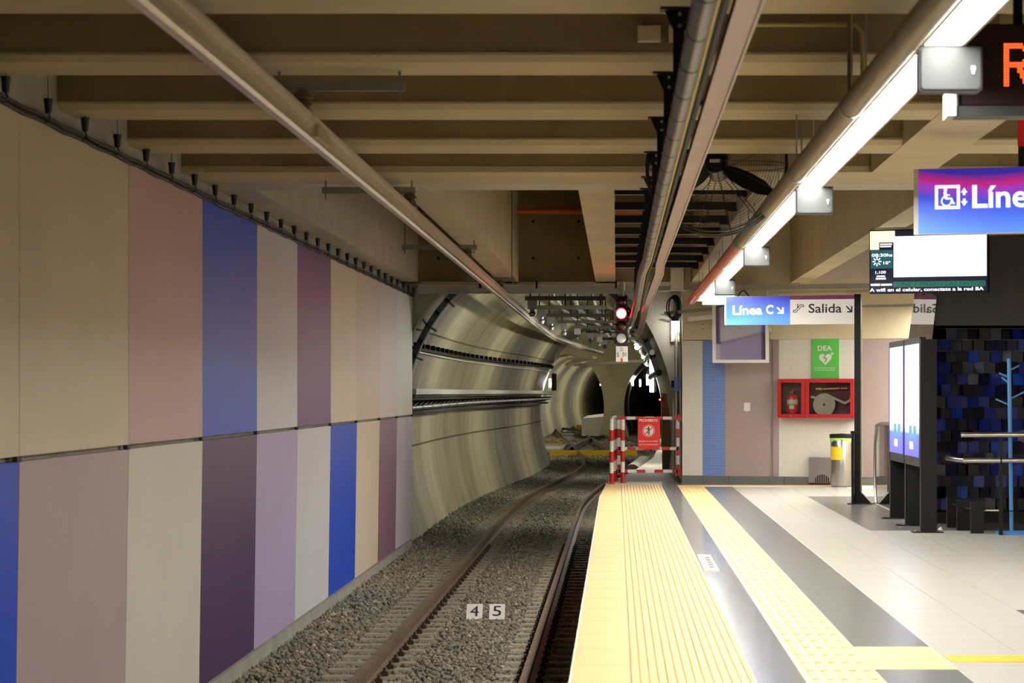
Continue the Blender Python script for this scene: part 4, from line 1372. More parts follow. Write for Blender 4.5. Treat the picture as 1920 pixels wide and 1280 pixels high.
# extinguisher and hose stand inside: things of their own
f3 = lambda zx: ux(1440 + zx / 9.145)
fz = lambda zy: uz(1500, 680 + zy / 9.145)
cw = Vector(cab.location)
def inside(name, label, cat, lx, ly, lz):
    p = Vector((cw.x + lx * c_ + ly * s_, cw.y - lx * s_ + ly * c_, cw.z + lz))
    return thing(name, label, cat, p, -TH)
EXR = mat('extinguisher_red', rgb(222, 30, 24), 0.3)
lx = f3(455)
t = inside('fire_extinguisher', 'red fire extinguisher with white and yellow label in the red cabinet', 'fire extinguisher', lx, -.12, .03)
rr = (f3(548) - f3(362)) / 2
bh = fz(540) - .03
part('cylinder', EXR, t, lambda b: b.lathe([(rr * .9, 0), (rr, .02), (rr, bh * .86), (rr * .82, bh * .95), (rr * .4, bh), (.014, bh + .02)], (0, 0, 0), 24), True)
part('label_band', WHITE, t, lambda b: b.lathe([(rr + .001, bh * .52), (rr + .001, bh * .76)], (0, 0, 0), 24))
part('yellow_band', YEL, t, lambda b: b.lathe([(rr + .002, bh * .52), (rr + .002, bh * .58)], (0, 0, 0), 24))
part('white_tag', WHITE, t, lambda b: b.box(-.03, .05, -rr - .004, -rr + .03, bh * .33, bh * .49))
part('valve', STEEL, t, lambda b: b.cyl((0, 0, bh + .01), (0, 0, bh + .06), .018, 10))
part('lever', RED, t, lambda b: (b.bar((-.02, 0, bh + .06), (.12, 0, bh + .075), .02, .012), b.bar((-.02, 0, bh + .075), (.11, 0, bh + .115), .02, .012)))
part('gauge', STEEL, t, lambda b: b.cyl((-.03, -.01, bh + .03), (-.03, -.025, bh + .03), .014, 10))
lx = f3(1000)
HOSE = mat('hose_canvas', rgb(214, 206, 184), 0.8, var=.12, scale=20)
t = inside('fire_hose', 'coiled white canvas fire hose with brass nozzle in the red cabinet', 'fire hose', lx, -.12, .03)
R0 = (f3(1190) - f3(812)) / 2
part('coil', HOSE, t, lambda b: [b.tube([(r * math.cos(2 * math.pi * i / 32), yy, R0 + r * math.sin(2 * math.pi * i / 32)) for i in range(32)], .0085, 6, closed=True)
     for r in [R0 - .009 - .0165 * q for q in range(10)] for yy in (-.02, -.005, .01)], True)
part('core', INK, t, lambda b: b.prism(disc(0, R0, .03, 14), 'y', -.02, .02))
dxz = lambda zx, zy: (f3(zx) - lx, 0, fz(zy) - .03)
part('hose_lead', HOSE, t, lambda b: [b.bar(dxz(*p), dxz(*q), .04, .035) for p, q in (((770, 580), (850, 600)), ((850, 600), (1040, 545)), ((1040, 545), (1350, 690)), ((1350, 690), (1440, 640)))])
BR = mat('brass', rgb(206, 172, 84), 0.3, .9)
part('nozzle', BR, t, lambda b: (b.cyl(dxz(860, 450), dxz(960, 450), .03, 12), b.cyl(dxz(960, 448), dxz(1260, 440), .018, 12), b.cyl(dxz(1290, 438), dxz(1390, 436), .014, 12)), True)
part('nozzle_ring', RED, t, lambda b: (b.cyl(dxz(955, 448), dxz(980, 448), .022, 12), b.cyl(dxz(1255, 440), dxz(1290, 440), .022, 12)))
part('coupling', BR, t, lambda b: b.cyl(dxz(1430, 640), dxz(1485, 560), .022, 12), True)

t, ux, uz = on_wall('switch_plate', 'small blank white plate on the mauve mosaic', 'wall plate', 1402, 762)
part('plate', WHITE, t, lambda b: b.box(ux(1396.5), ux(1407), -.032, -.018, uz(1402, 770), uz(1402, 755)))
part('rim', CREAM, t, lambda b: b.frame(ux(1396), ux(1407.6), uz(1402, 770.5), uz(1402, 754.5), .006, -.03, -.018))
t, ux, uz = on_wall('vent_cover', 'brushed steel cover with half-round grille at the foot of the wall', 'vent', 1538, 905)
part('plate', STEEL, t, lambda b: b.box(ux(1518), ux(1560), -.055, .0, .0, uz(1538, 857)))
cxv, rv = ux(1543), (ux(1558) - ux(1528)) / 2
part('opening', BLACK_MATT, t, lambda b: b.prism([(cxv + rv * math.cos(R(a)), .004 + rv * math.sin(R(a))) for a in range(0, 181, 12)], 'y', -.058, -.05))
for i in range(9):
    x = cxv - rv + rv * 2 * (i + .5) / 9
    hgt = math.sqrt(max(.0001, rv * rv - (x - cxv) ** 2))
    part('bar', STEEL, t, lambda b: b.box(x - .006, x + .006, -.063, -.056, .004, hgt))

# ---- litter bin
bp_ = W(1578, 912, 40.05)
t = thing('litter_bin', 'stainless steel litter bin with green bag and black lid by the wall', 'bin', (bp_.x, 40.05, 0), 0.0)
part('body', STEEL, t, lambda b: b.lathe([(.172, .01), (.178, .03), (.178, .74), (.172, .75)], (0, 0, 0), 32), True)
part('foot_ring', BLACK, t, lambda b: b.lathe([(.165, 0), (.165, .015)], (0, 0, 0), 24))
BAG = mat('green_bag', rgb(176, 226, 120), 0.5, trans=.0)
def bag(b):
    n = 32
    for q, (r, z, w) in enumerate(((.180, .725, .022), (.186, .75, .010), (.185, .775, .004), (.17, .78, .0))):
        for i in range(n):
            a = 2 * math.pi * i / n
            b.v.append((r * math.cos(a), r * math.sin(a), z + w * math.sin(3 * a + 1) + w * .6 * math.sin(7 * a)))
    for q in range(3):
        for i in range(n):
            b.f.append((q * n + i, q * n + (i + 1) % n, (q + 1) * n + (i + 1) % n, (q + 1) * n + i))
part('bag', BAG, t, bag, True)
part('lid', BLACK, t, lambda b: b.lathe([(.19, .78), (.195, .79), (.195, .83), (.185, .84), (.02, .85)], (0, 0, 0), 32), True)
part('lid_hinge', BLACK, t, lambda b: b.box(.17, .2, -.03, .03, .83, .87))
def sticker(b):
    n = 8
    for z in (.43, .62 + .02):
        for i in range(n + 1):
            a = R(198 + i * 8.5)
            b.v.append((.1795 * math.cos(a), .1795 * math.sin(a), z))
    for i in range(n):
        b.f.append((i, i + 1, n + 2 + i, n + 1 + i))
part('sticker', mat('yellow_green_sticker', rgb(244, 208, 40), .5), t, sticker)

# ================================================================== GATE AT THE PLATFORM END
WBAND = mat('white_band', rgb(226, 222, 214), 0.45)
RBAND = mat('red_band', rgb(182, 22, 22), 0.35)
def striped(parent, p, q, r, n, first_red=True, round_=True):
    p, q = Vector(p), Vector(q)
    for i in range(n):
        a, c = p.lerp(q, i / n), p.lerp(q, (i + 1) / n)
        is_red = (i % 2 == 0) == first_red
        tgt = MB()
        if round_: tgt.cyl(a, c, r, 12)
        else: tgt.bar(a, c, r * 2, r * 2, (0, 1, 0))
        tgt.build('red_band' if is_red else 'white_band', RBAND if is_red else WBAND, parent, True)
t = thing('edge_barrier', 'red and white round barrier posts in line along the platform edge', 'barrier', (-.08, 41.2, 0))
for x, y in ((-.082, 41.25), (-.045, 42.3), (-.015, 43.3)):
    striped(t, (x, y, .0), (x, y, 1.06), .034, 6, True)
    part('foot_plate', RBAND, t, lambda b: b.box(x - .06, x + .06, y - .06, y + .06, -.02, .012))
part('top_bar', WBAND, t, lambda b: b.tube([(-.082, 41.25, 1.04), (-.08, 41.35, 1.075), (-.045, 42.3, 1.075), (-.02, 43.2, 1.075), (-.015, 43.3, 1.04)], .034, 10), True)
YG = 42.0
g = lambda px, py: W(px, py, YG)
t = thing('platform_gate', 'red and white striped gate closing the walkway at the platform end', 'gate', (g(1160, 905).x, YG, 0))
rt = .026
for (a, c, n, fr) in (((1158, 783.5), (1277, 783.5), 7, True), ((1160, 840.5), (1272, 840.5), 7, False), ((1160, 883), (1277, 883), 7, True)):
    striped(t, g(*a), g(*c), rt, n, fr, False)
striped(t, g(1160.5, 787), g(1160.5, 887), rt, 6, False, False)
striped(t, g(1271, 787), g(1271, 887), rt, 6, False, False)
fp = W(1167.5, 895, 41.75)
striped(t, (fp.x, 41.75, 0.0), (fp.x, 41.75, W(1167, 786, 41.75).z), .036, 6, True)
for p0_, p1_ in ((790, 776), (893, 878)):
    part('hinge', RBAND, t, lambda b: b.box(g(1271, 0).x, g(1279, 0).x, YG - .03, YG + .05, g(0, p0_).z, g(0, p1_).z))
part('foot_plate', RBAND, t, lambda b: b.box(fp.x - .06, fp.x + .06, 41.69, 41.81, -.005, .012))
g6 = lambda zx: (1120 + zx / 7.5278)
g7 = lambda zy: (750 + zy / 7.5278)
a, c = W(1196, 841.5, 41.93), W(1237.5, 782, 41.93)
t = thing('prohibition_sign', 'red notice on the gate reading PROHIBIDO with a crossed-out figure', 'sign', ((a.x + c.x) / 2, 41.93, a.z), 0.0)
ox, oz = (a.x + c.x) / 2, a.z
sx = lambda zx: W(g6(zx), 0, 41.93).x - ox
sz = lambda zy: W(0, g7(zy), 41.93).z - oz
part('board', RED_SIGN, t, lambda b: b.box(a.x - ox, c.x - ox, -.008, .006, 0, c.z - a.z))
SW3 = mat('sign_white', rgb(238, 234, 228), .5)
text('lettering', 'PROHIBIDO', (sx(590), sx(852), sz(303), sz(265)), -.008, SW3, t, bold=.015)
text('lettering', 'BAJAR A LAS VÍAS', (sx(590), sx(852), sz(594), sz(566)), -.008, SW3, t, bold=.012)
text('lettering', 'Sólo Personal Autorizado', (sx(592), sx(852), sz(634), sz(612)), -.008, SW3, t, bold=.004)
cx2, cz2, rr = sx(724), sz(432), (sx(794) - sx(654)) / 2
poly_part('disc', SW3, t, [disc(cx2, cz2, rr, 28)], -.010, -.008)
MB().ring(disc(cx2, cz2, rr * 1.24, 32), disc(cx2, cz2, rr * 1.18, 32), 'y', -.010, -.008).build('ring', SW3, t)
poly_part('figure', INK, t, [disc(cx2, cz2 + rr * .68, rr * .17, 12), stroke((cx2, cz2 + rr * .5), (cx2, cz2 - rr * .05), rr * .36),
          stroke((cx2 - rr * .12, cz2), (cx2 - rr * .12, cz2 - rr * .8), rr * .16), stroke((cx2 + rr * .12, cz2), (cx2 + rr * .12, cz2 - rr * .8), rr * .16),
          stroke((cx2 - rr * .62, cz2 + rr * .42), (cx2 + rr * .2, cz2 + rr * .42), rr * .15)], -.012, -.010)
poly_part('slash', RED_SIGN, t, [stroke((cx2 - rr * .7, cz2 - rr * .62), (cx2 + rr * .7, cz2 + rr * .62), rr * .2)], -.014, -.012)

# ================================================================== LIFT ENCLOSURE, SCREENS AND RAILS ON THE RIGHT
DGLASS = mat('dark_glass', rgb(78, 76, 74), 0.3, 0.0, var=.2, scale=1.5, stretch=(2, 1, .2), spec=.25)
SIDEG = clear_glass('side_glass', (.90, .92, .92), boost=1.7)
GXX = 3.50
t = thing('lift_enclosure', 'dark glass lift enclosure with a wall of blue shingles', 'lift enclosure', (4.6, 28.6, 0))
part('upper_glass', DGLASS, t, lambda b: b.box(GXX + .02, 7.4, 28.7, 28.74, 2.27, Z(1.79)))
part('back_wall', BLACK_MATT, t, lambda b: b.box(GXX + .02, 7.4, 29.12, 29.2, 0.0, Z(1.79)))
part('plinth', BLACK, t, lambda b: b.box(GXX + .02, 7.4, 28.95, 29.1, 0, .12))
part('lower_side_glass', SIDEG, t, lambda b: b.box(GXX - .012, GXX, 29.95, 33.9, .02, 1.08))
def shard(b):
    P = [(29.25, Z(1.24)), (27.3, Z(1.05)), (27.72, Z(.585)), (29.95, Z(.63))]
    b.prism(P, 'x', GXX - .012, GXX)
part('upper_side_glass', SIDEG, t, shard)
part('side_post', BLACK, t, lambda b: b.box(GXX + .0, GXX + .06, 28.66, 29.2, 0, Z(1.79)))
part('steel_rim', STEEL, t, lambda b: b.tube([(GXX - .01, 33.7, .02), (GXX - .01, 33.85, .3), (GXX - .01, 33.85, .8), (GXX - .01, 33.6, 1.06), (GXX - .01, 33.0, 1.10), (GXX - .01, 30.0, 1.10)], .022, 8), True)
SH = [mat('shingle_navy', rgb(12, 16, 58), .25, spec=.3), mat('shingle_blue', rgb(20, 38, 140), .25, spec=.3), mat('shingle_black', rgb(8, 8, 26), .25, spec=.3),
      mat('shingle_royal', rgb(26, 70, 190), .25, spec=.3), mat('shingle_plum', rgb(34, 24, 58), .25, spec=.3)]
shm = []
for m in SH:
    b = MB()
    b.prism([(-.062, 0), (.062, 0), (.062, -.125), (.05, -.142), (-.05, -.142), (-.062, -.125)], 'y', -.004, .004)
    me = bpy.data.meshes.new('shingle'); me.from_pydata(b.v, [], b.f); me.materials.append(m)
    shm.append(me)
rnd = random.Random(3)
for r in range(16):
    for c in range(11):
        o = bpy.data.objects.new('shingle', rnd.choices(shm, (6, 5, 5, 1, .8))[0])
        COL.objects.link(o)
        o.parent = t
        x = GXX + .12 + c * .128 + (.064 if r % 2 else 0)
        z = 2.25 - r * .131
        o.location = Vector((x, 29.03 + rnd.uniform(-.03, .03), z)) - Vector(t.location)
        o.rotation_euler = (R(rnd.uniform(-16, 4)), 0, R(rnd.uniform(-20, 20)))
for z in (2.24, 2.11, 1.98):
    part('support_wire', GALV, t, lambda b: b.cyl((GXX + .05, 28.95, z), (7.3, 28.95, z), .003, 5))
# two lit screens on three black uprights
SCRB = swoosh('advert_print', 1.5, ((0, (90, 84, 200)), (.20, (96, 110, 216)), (.28, (240, 246, 255)), (.74, (255, 255, 255)), (.80, (190, 214, 250)), (1, (206, 196, 240))), (5.0, .02), -.65, .65)
for k, (Y0, Y1, lab) in enumerate(((28.50, 29.98, 'farther of two tall bright advertising screens on black uprights'), (26.98, 28.42, 'nearer of two tall bright advertising screens on black uprights'))):
    zc = Z(-.07)
    t = thing('advert_screen', lab, 'screen', (3.25, (Y0 + Y1) / 2, zc))
    part('case', EMB, t, lambda b: b.box(3.262, 3.33, Y0, Y1, Z(-.80), Z(.60)))
    part('lit_face', SCRB, t, lambda b: b.box(3.255, 3.262, Y0 + .05, Y1 - .12, Z(-.70), Z(.53)))
    part('dark_edge', glow('screen_deep_blue', rgb(30, 30, 150), .8), t, lambda b: b.box(3.254, 3.2615, Y1 - .12, Y1 - .03, Z(-.70), Z(.53)))
    part('picture_strip', glow('screen_sky', rgb(90, 160, 245), .9), t, lambda b: (b.box(3.253, 3.256, Y0 + .25, Y0 + .5, Z(-.50), Z(-.36)), b.box(3.253, 3.256, Y0 + .65, Y0 + .9, Z(-.50), Z(-.36))))
    part('print_block', S_WHITE, t, lambda b: (b.box(3.253, 3.256, Y0 + .55, Y0 + .85, Z(-.62), Z(-.54))))
for Y, h, lab in ((29.9, Z(-.72), 'farthest black upright under the bright screens'), (28.35, Z(-.76), 'middle black upright under the bright screens'), (26.92, Z(.575), 'tall nearest black upright beside the bright screens')):
    t = thing('screen_upright', lab, 'upright', (3.35, Y, 0), group='black uprights of the screens')
    part('shaft', BLACK, t, lambda b: b.box(3.262, 3.435, Y - .04, Y + .04, .012, h))
    part('foot_plate', BLACK, t, lambda b: b.box(3.17, 3.50, Y - .10, Y + .10, 0, .012))
    for x in (3.20, 3.47):
        part('bolt', STEEL, t, lambda b: b.cyl((x, Y - .06, .012), (x, Y - .06, .03), .012, 8))
# stainless handrail
t = thing('handrail', 'double stainless steel handrail in front of the blue shingles', 'handrail', (4.4, 26.4, 0))
yh = 26.4
q = lambda px, py: W(px, py, yh)
part('upper_rail', STEEL, t, lambda b: b.tube([q(1802, 815), q(1990, 815)], .028, 14), True)
part('lower_rail', STEEL, t, lambda b: b.tube([q(1785, 860) + Vector((0, .4, 0)), q(1795, 862) + Vector((0, .12, 0)), q(1806, 863), q(1990, 863)], .026, 14), True)
part('rail_joint', BLACK, t, lambda b: b.cyl(q(1875, 863), q(1878, 863), .0275, 14))
for px in (1878, 1960):
    x = q(px, 0).x
    part('post', BLACK, t, lambda b: b.box(x - .02, x + .02, yh + .03, yh + .07, .0, q(0, 815).z))
for px, Yp in ((1787, 27.9), (1806, 27.3), (1832, 26.75)):
    x = (px - CX) * Yp / F
    part('low_post', BLACK, t, lambda b: b.box(x - .07, x + .07, Yp - .03, Yp + .03, 0, .34))
part('low_rail', STEEL, t, lambda b: b.tube([W(1785, 944, 27.9), W(1830, 957, 26.8), W(1880, 957, 26.7)], .009, 8), True)
# blue pole with branches
LB = mat('light_blue_paint', rgb(84, 150, 216), .4)
yt = 26.6
q = lambda px, py: W(px, py, yt)
b0 = q(1895, 998)
t = thing('branched_pole', 'light blue metal pole with short branches, like a bare tree', 'coat stand', (b0.x, yt, 0))
part('trunk', LB, t, lambda b: b.cyl((b0.x + .01, yt, .01), (q(1892, 672).x, yt, q(1892, 672).z), .022, 14), True)
part('base', LB, t, lambda b: (b.cyl((b0.x - .0, yt, 0), (b0.x, yt, .012), .16, 24), b.box(b0.x - .16, b0.x + .16, yt - .02, yt + .02, .012, .035)))
for p0, p1 in (((1891, 707), (1873, 699)), ((1893, 694), (1911, 685)), ((1891, 717), (1878, 707)), ((1893, 759), (1867, 748)), ((1893, 748), (1920, 735))):
    part('branch', LB, t, lambda b: b.cyl(q(*p0), q(*p1), .009, 8), True)
part('hoop', BLACK_MATT, t, lambda b: b.tube([(b0.x + .09 * math.cos(a), yt + .09 * math.sin(a), .25) for a in np.linspace(0, 2 * math.pi, 20)[:-1]], .006, 6, closed=True))
# scrap of paper on the dark floor
p = W(1763, 989, 27.3)
sc = MB()
for i in range(5):
    a = i * 1.3
    sc.add([(p.x + .03 * math.cos(a), 27.3 + .03 * math.sin(a), .002), (p.x + .03 * math.cos(a + 1.4), 27.3 + .03 * math.sin(a + 1.4), .004), (p.x + .01, 27.3, .03 + .008 * (i % 3)), (p.x - .02, 27.31, .02)], [(0, 1, 2), (0, 2, 3), (1, 3, 2), (0, 3, 1)])
tag(sc.build('paper_scrap', WHITE), 'crumpled white scrap of paper on the dark floor', 'litter')
part('dark_tile', TILE_DARK, floor, lambda b: b.box(2.76, 3.2, 16.9, 17.3, -.01, .002))
# pale pipe and trunking along the top of the end wall
tag(part('wall_trunking', GALV, None, lambda b: b.bar(W(1220, 541, 41.0), W(1640, 536, 39.3), .10, .08)), 'pale trunking running along the top of the end wall', 'trunking')
tag(part('wall_rail', GALV, None, lambda b: b.bar(W(1616, 574, 39.6), W(1760, 571, 39.0), .03, .04)), 'thin bright rail on the cream fascia right of the sign post', 'rail')

# ================================================================== SIGNAL
YS = 39.0
k = YS / F
q = lambda px, py: W(px, py, YS)
t = thing('railway_signal', 'hanging railway signal showing red above a white plate 22 S 01', 'signal', (q(1166, 540).x, YS, q(1166, 540).z))
SIGB = mat('signal_black', rgb(26, 24, 24), .35)
part('pole', GALV, t, lambda b: (b.cyl(q(1167.5, 556), q(1167.5, 528), .028, 14), b.cyl(q(1167.5, 545), q(1167.5, 528), .045, 14)), True)
LENS = {'red': mat('lit_red_lens', (.9, .1, .08), .3, emit=(1, .014, .012), estr=200.0),
        'dark': mat('dark_red_lens', rgb(92, 12, 14), .15, coat=.5), 'white': mat('pale_lens', rgb(214, 206, 190), .3, emit=(1, .95, .85), estr=.25)}
for cy, w in ((565, 'dark'), (588, 'red'), (611, 'dark'), (634, 'white')):
    h = part('lamp_housing', SIGB, t, lambda b: (b.box(q(1155.5, 0).x, q(1176, 0).x, YS, YS + .16, q(0, cy + 11).z, q(0, cy - 11).z)))
    c = q(1165, cy)
    part('hood', SIGB, h, lambda b: [b.bar((c.x + .085 * math.cos(R(a)), YS - .07, c.z + .085 * math.sin(R(a))), (c.x + .085 * math.cos(R(a + 15)), YS - .07, c.z + .085 * math.sin(R(a + 15))), .14, .006, (math.cos(R(a)), 0, math.sin(R(a)))) for a in range(0, 180, 15)])
    def dome(b):
        n, prof_ = 24, [(.0735, 0), (.06, -.018), (.03, -.028), (.004, -.03)]
        for r_, dy in prof_:
            b.v += [(c.x + r_ * math.cos(2 * math.pi * i / n), YS - .002 + dy, c.z + r_ * math.sin(2 * math.pi * i / n)) for i in range(n)]
        for j in range(3):
            b.f += [(j * n + i, j * n + (i + 1) % n, (j + 1) * n + (i + 1) % n, (j + 1) * n + i) for i in range(n)]
        b.f.append(tuple(3 * n + i for i in range(n)))
    l = part('lens', LENS[w], h, dome, True)
    if w == 'red': l['label'] = 'glowing red lens'
    if w == 'white': l['label'] = 'pale white lens'
    for dz in (-6, 6):
        part('hinge', GALV, h, lambda b: b.cyl((q(1177, 0).x, YS + .05, q(0, cy + dz).z), (q(1180.5, 0).x, YS + .05, q(0, cy + dz).z), .014, 8))
a, c = q(1155, 678), q(1177.3, 649)
pt2 = part('plate', WHITE, t, lambda b: b.box(a.x, c.x, YS - .03, YS - .02, a.z, c.z))
part('plate_box', SIGB, t, lambda b: b.box(a.x + .01, c.x + .01, YS, YS + .14, a.z + .03, c.z + .03))
def sig_text(s, bx, m=INK):
    x0, x1, y0, y1 = bx
    A, B = q(1130 + x0 / 7.53, 530 + y1 / 7.53), q(1130 + x1 / 7.53, 530 + y0 / 7.53)
    o = text('lettering', s, (A.x, B.x, A.z, B.z), YS - .03, m, None)
    o.parent = t
    o.location = -Vector(t.location)
sig_text('22', (246, 286, 915, 965))
sig_text('S', (203, 231, 985, 1047))
sig_text('01', (280, 332, 982, 1042))
A, B = q(1130 + 254 / 7.53, 530 + 1114 / 7.53), q(1130 + 284 / 7.53, 530 + 1062 / 7.53)
part('red_mark', RED_SIGN, t, lambda b: b.box(A.x, B.x, YS - .034, YS - .03, A.z, B.z))

# ================================================================== TUNNEL FITTINGS
# steel ring inside the mouth
RINGM = mat('blue_grey_steel', rgb(74, 84, 92), .5, .5, var=.2, scale=8)
t = thing('steel_arch', 'dark blue-grey steel ring bolted inside the tunnel mouth', 'steel arch', (tcx(43.6), 43.6, Z(2.3)))
pf = [(tcx(43.6) + x * .945, Z(-.9 + (z + .9) * .955)) for x, z in PROF if z > (-1.2 if x < 0 else .15)]
def archbars(b):
    for i in range(len(pf) - 1):
        (x0, z0), (x1, z1) = pf[i], pf[i + 1]
        d = Vector((x1 - x0, 0, z1 - z0)).normalized() * .02
        b.bar(Vector((x0, 43.75, z0)) - d, Vector((x1, 43.75, z1)) + d, .30, .10, (-(z1 - z0), 0, (x1 - x0)))
part('ring', RINGM, t, archbars)
for i in range(2, len(pf) - 3, 2):
    (x0, z0), (x1, z1) = pf[i], pf[i + 1]
    n = Vector((z1 - z0, 0, -(x1 - x0))).normalized()
    part('stud', GALV, t, lambda b: b.cyl(Vector((x0, 43.7, z0)) + n * .04, Vector((x0, 43.7, z0)) + n * .17, .018, 8))
# rail and cable brackets on the left lining
GRP = mat('cream_channel', rgb(196, 192, 164), .5, var=.12, scale=3)
fw = along(.02, .34)
t = thing('wall_tray', 'pale cable channel with dark brackets along the left tunnel wall', 'cable tray', fw(44))
def chan(b, f, h, w, ys):
    for i in range(len(ys) - 1):
        b.bar(f(ys[i]), f(ys[i + 1]), w, h)
ysr = list(np.arange(43.4, 92.8, 1.5))
part('channel', GRP, t, lambda b: chan(b, fw, .10, .10, ysr))
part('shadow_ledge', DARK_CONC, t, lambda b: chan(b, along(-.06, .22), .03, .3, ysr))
for y in np.arange(43.8, 92, 1.2):
    p = along(-.12, .2)(y)
    part('bracket', BLACK_MATT, t, lambda b: (b.box(p.x - .12, p.x + .14, y - .03, y + .03, p.z - .06, p.z - .02), b.bar((p.x - .12, y, p.z - .18), (p.x + .12, y, p.z - .04), .05, .03)))
t = thing('wall_pipe', 'shiny pipe with clips below the cable channel on the tunnel wall', 'pipe', along(-.26, .3)(44))
part('pipe', GALV, t, lambda b: b.tube([along(-.27 + (y - 44) * .0015, .28)(y) for y in ysr], .045, 10), True)
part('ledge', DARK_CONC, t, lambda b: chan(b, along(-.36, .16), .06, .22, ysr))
for y in np.arange(44, 92, 2.4):
    p = along(-.27 + (y - 44) * .0015, .28)(y)
    part('clip', BLACK_MATT, t, lambda b: b.cyl((p.x, y, p.z), (p.x, y + .05, p.z), .05, 10))
t = thing('saddle_cable', 'dark cable on toothed saddles along the upper left tunnel wall', 'cable', along(.80, .08)(44))
part('cable', RUBBER, t, lambda b: b.tube([along(.78 + (y - 44) * .002, .08)(y) for y in ysr], .035, 8), True)
part('rail', GRP, t, lambda b: chan(b, along(.73, .07), .025, .03, ysr))
for y in np.arange(44.2, 92, 1.3):
    p = along(.78 + (y - 44) * .002, .09)(y)
    part('saddle', BLACK_MATT, t, lambda b: b.prism([(y - .05, p.z + .02), (y + .18, p.z + .02), (y - .05, p.z + .11)], 'x', p.x - .04, p.x + .05))
# rows of hangers with trays below the roof of the tunnel
HNG = mat('dull_bracket', rgb(120, 116, 100), .6, .3, var=.2, scale=5)
for k_, y in enumerate((46.5, 52, 58, 64, 70, 76, 82, 88)):
    zc = 1.75 + .02 * k_
    c = tcx(y)
    t = thing('roof_hanger', 'cross bar hanging on rods from the tunnel roof, %s from the mouth' % ORD[k_], 'hanger', (c, y, Z(zc)), group='hangers below the tunnel roof')
    part('cross_bar', HNG, t, lambda b: b.box(c - .25, c + 1.25, y - .04, y + .04, Z(zc) - .04, Z(zc) + .04))
    for x in (c - .15, c + .5, c + 1.15):
        part('rod', BLACK_MATT, t, lambda b: b.cyl((x, y, Z(zc) - .14), (x, y, Z(2.4)), .014, 6))
    part('saddle', GALV, t, lambda b: (b.box(c - .2, c - .02, y - .05, y + .05, Z(zc) - .2, Z(zc) - .04), b.lathe([(.05, -.34), (.07, -.28), (.04, -.24), (.06, -.2)], (c - .11, y, Z(zc)), 12)))
for k_, (dx, z, r, lab) in enumerate(((.25, 1.85, .04, 'left cable under the tunnel roof'), (.6, 1.87, .05, 'middle cable under the tunnel roof'), (1.0, 1.84, .04, 'right cable under the tunnel roof'))):
    tag(part('roof_cable', HNG, None, lambda b: b.tube([(tcx(y) + dx, y, Z(z) + .03 * math.sin(y)) for y in np.arange(44, 93, 2)], r, 8), True), lab, 'cable')
# right side of the tunnel: pipes over the arch, lamps, poles, cabinets
def right_at(zr, off):
    d = 2.5 * math.sqrt(max(0, 1 - ((zr + .9) / 3.4) ** 2)) if zr > -.9 else 2.5
    return lambda y: Vector((tcx(y) + d - off, y, Z(zr)))
for k_, (zr, off, r, m, lab) in enumerate(((1.35, .18, .07, RUBBER, 'thick black pipe over the right shoulder of the tunnel'), (1.0, .14, .06, HNG, 'grey pipe below the thick black pipe on the right'),
                                   (.7, .14, .05, GALV, 'galvanised pipe along the right tunnel wall'), (.35, .14, .06, RUBBER, 'lowest black pipe along the right tunnel wall'))):
    tag(part('tunnel_pipe', m, None, lambda b: b.tube([right_at(zr, off)(y) for y in np.arange(43.5, 93, 2)], r, 8), True), lab, 'pipe')
TUBE = mat('lit_tube', (1, 1, 1), .5, emit=(1, .97, .90), estr=TUNNEL_L)
def tunnel_lamp(y, zr, length, lab, side=1, horiz=True, pos=None):
    p = pos if pos is not None else right_at(zr, .3)(y)
    t = thing('tunnel_lamp', lab, 'lamp', p)
    if horiz:
        part('tube', TUBE, t, lambda b: b.cyl(p - Vector((0, length / 2, 0)), p + Vector((0, length / 2, 0)), .045, 10), True)
        part('tray', GALV, t, lambda b: b.box(p.x - .06, p.x + .06, y - length / 2, y + length / 2, p.z + .05, p.z + .07))
    else:
        part('tube', TUBE, t, lambda b: b.cyl(p - Vector((0, 0, length / 2)), p + Vector((0, 0, length / 2)), .045, 10), True)
        part('tray', GALV, t, lambda b: b.box(p.x + .05, p.x + .07, y - .06, y + .06, p.z - length / 2, p.z + length / 2))
    return t
lp = W(1265.5, 612, 42.6)
t = thing('bulkhead_lamp', 'bright oval lamp at the corner of the end wall beside the tunnel', 'lamp', (lp.x, 42.6, lp.z))
BULK = mat('lit_bulkhead', (1, 1, 1), .5, emit=(1, .97, .90), estr=70)
part('globe', BULK, t, lambda b: b.lathe([(.055 * math.sin(math.pi * i / 12), -.11 * math.cos(math.pi * i / 12)) for i in range(1, 12)], (lp.x, 42.6, lp.z), 16), True)
part('holder', GALV, t, lambda b: b.box(lp.x - .03, lp.x + .03, 42.58, 43.02, lp.z + .09, lp.z + .16))
tunnel_lamp(56, 0, 1.1, 'upright bright tube lamp farther along the right tunnel wall', horiz=False, pos=W(1222, 690, 58))
lp2 = W(1215, 712, 62)
tunnel_lamp(62, 0, .25, 'small oval lamp low beside the upright tube lamp', horiz=False, pos=lp2)
for k_, y in enumerate((52.0, 66.0, 80.0)):
    tunnel_lamp(y, .95, 1.5, 'tube lamp on the right tunnel wall, %s beyond the corner lamp' % ORD[k_], pos=right_at(.95, .22)(y))
for k_, (x, y) in enumerate(((-5.6, 104), (4.8, 106), (-5.6, 120), (4.8, 122), (-5.6, 134), (4.8, 136), (-5.6, 146))):  # unseen lamps added to light the chamber and its far pier
    tunnel_lamp(y, 0, 1.5, 'added hidden tube lamp on a side of the junction chamber, %s from the tunnel' % ORD[k_], pos=Vector((x, y, Z(.6))))
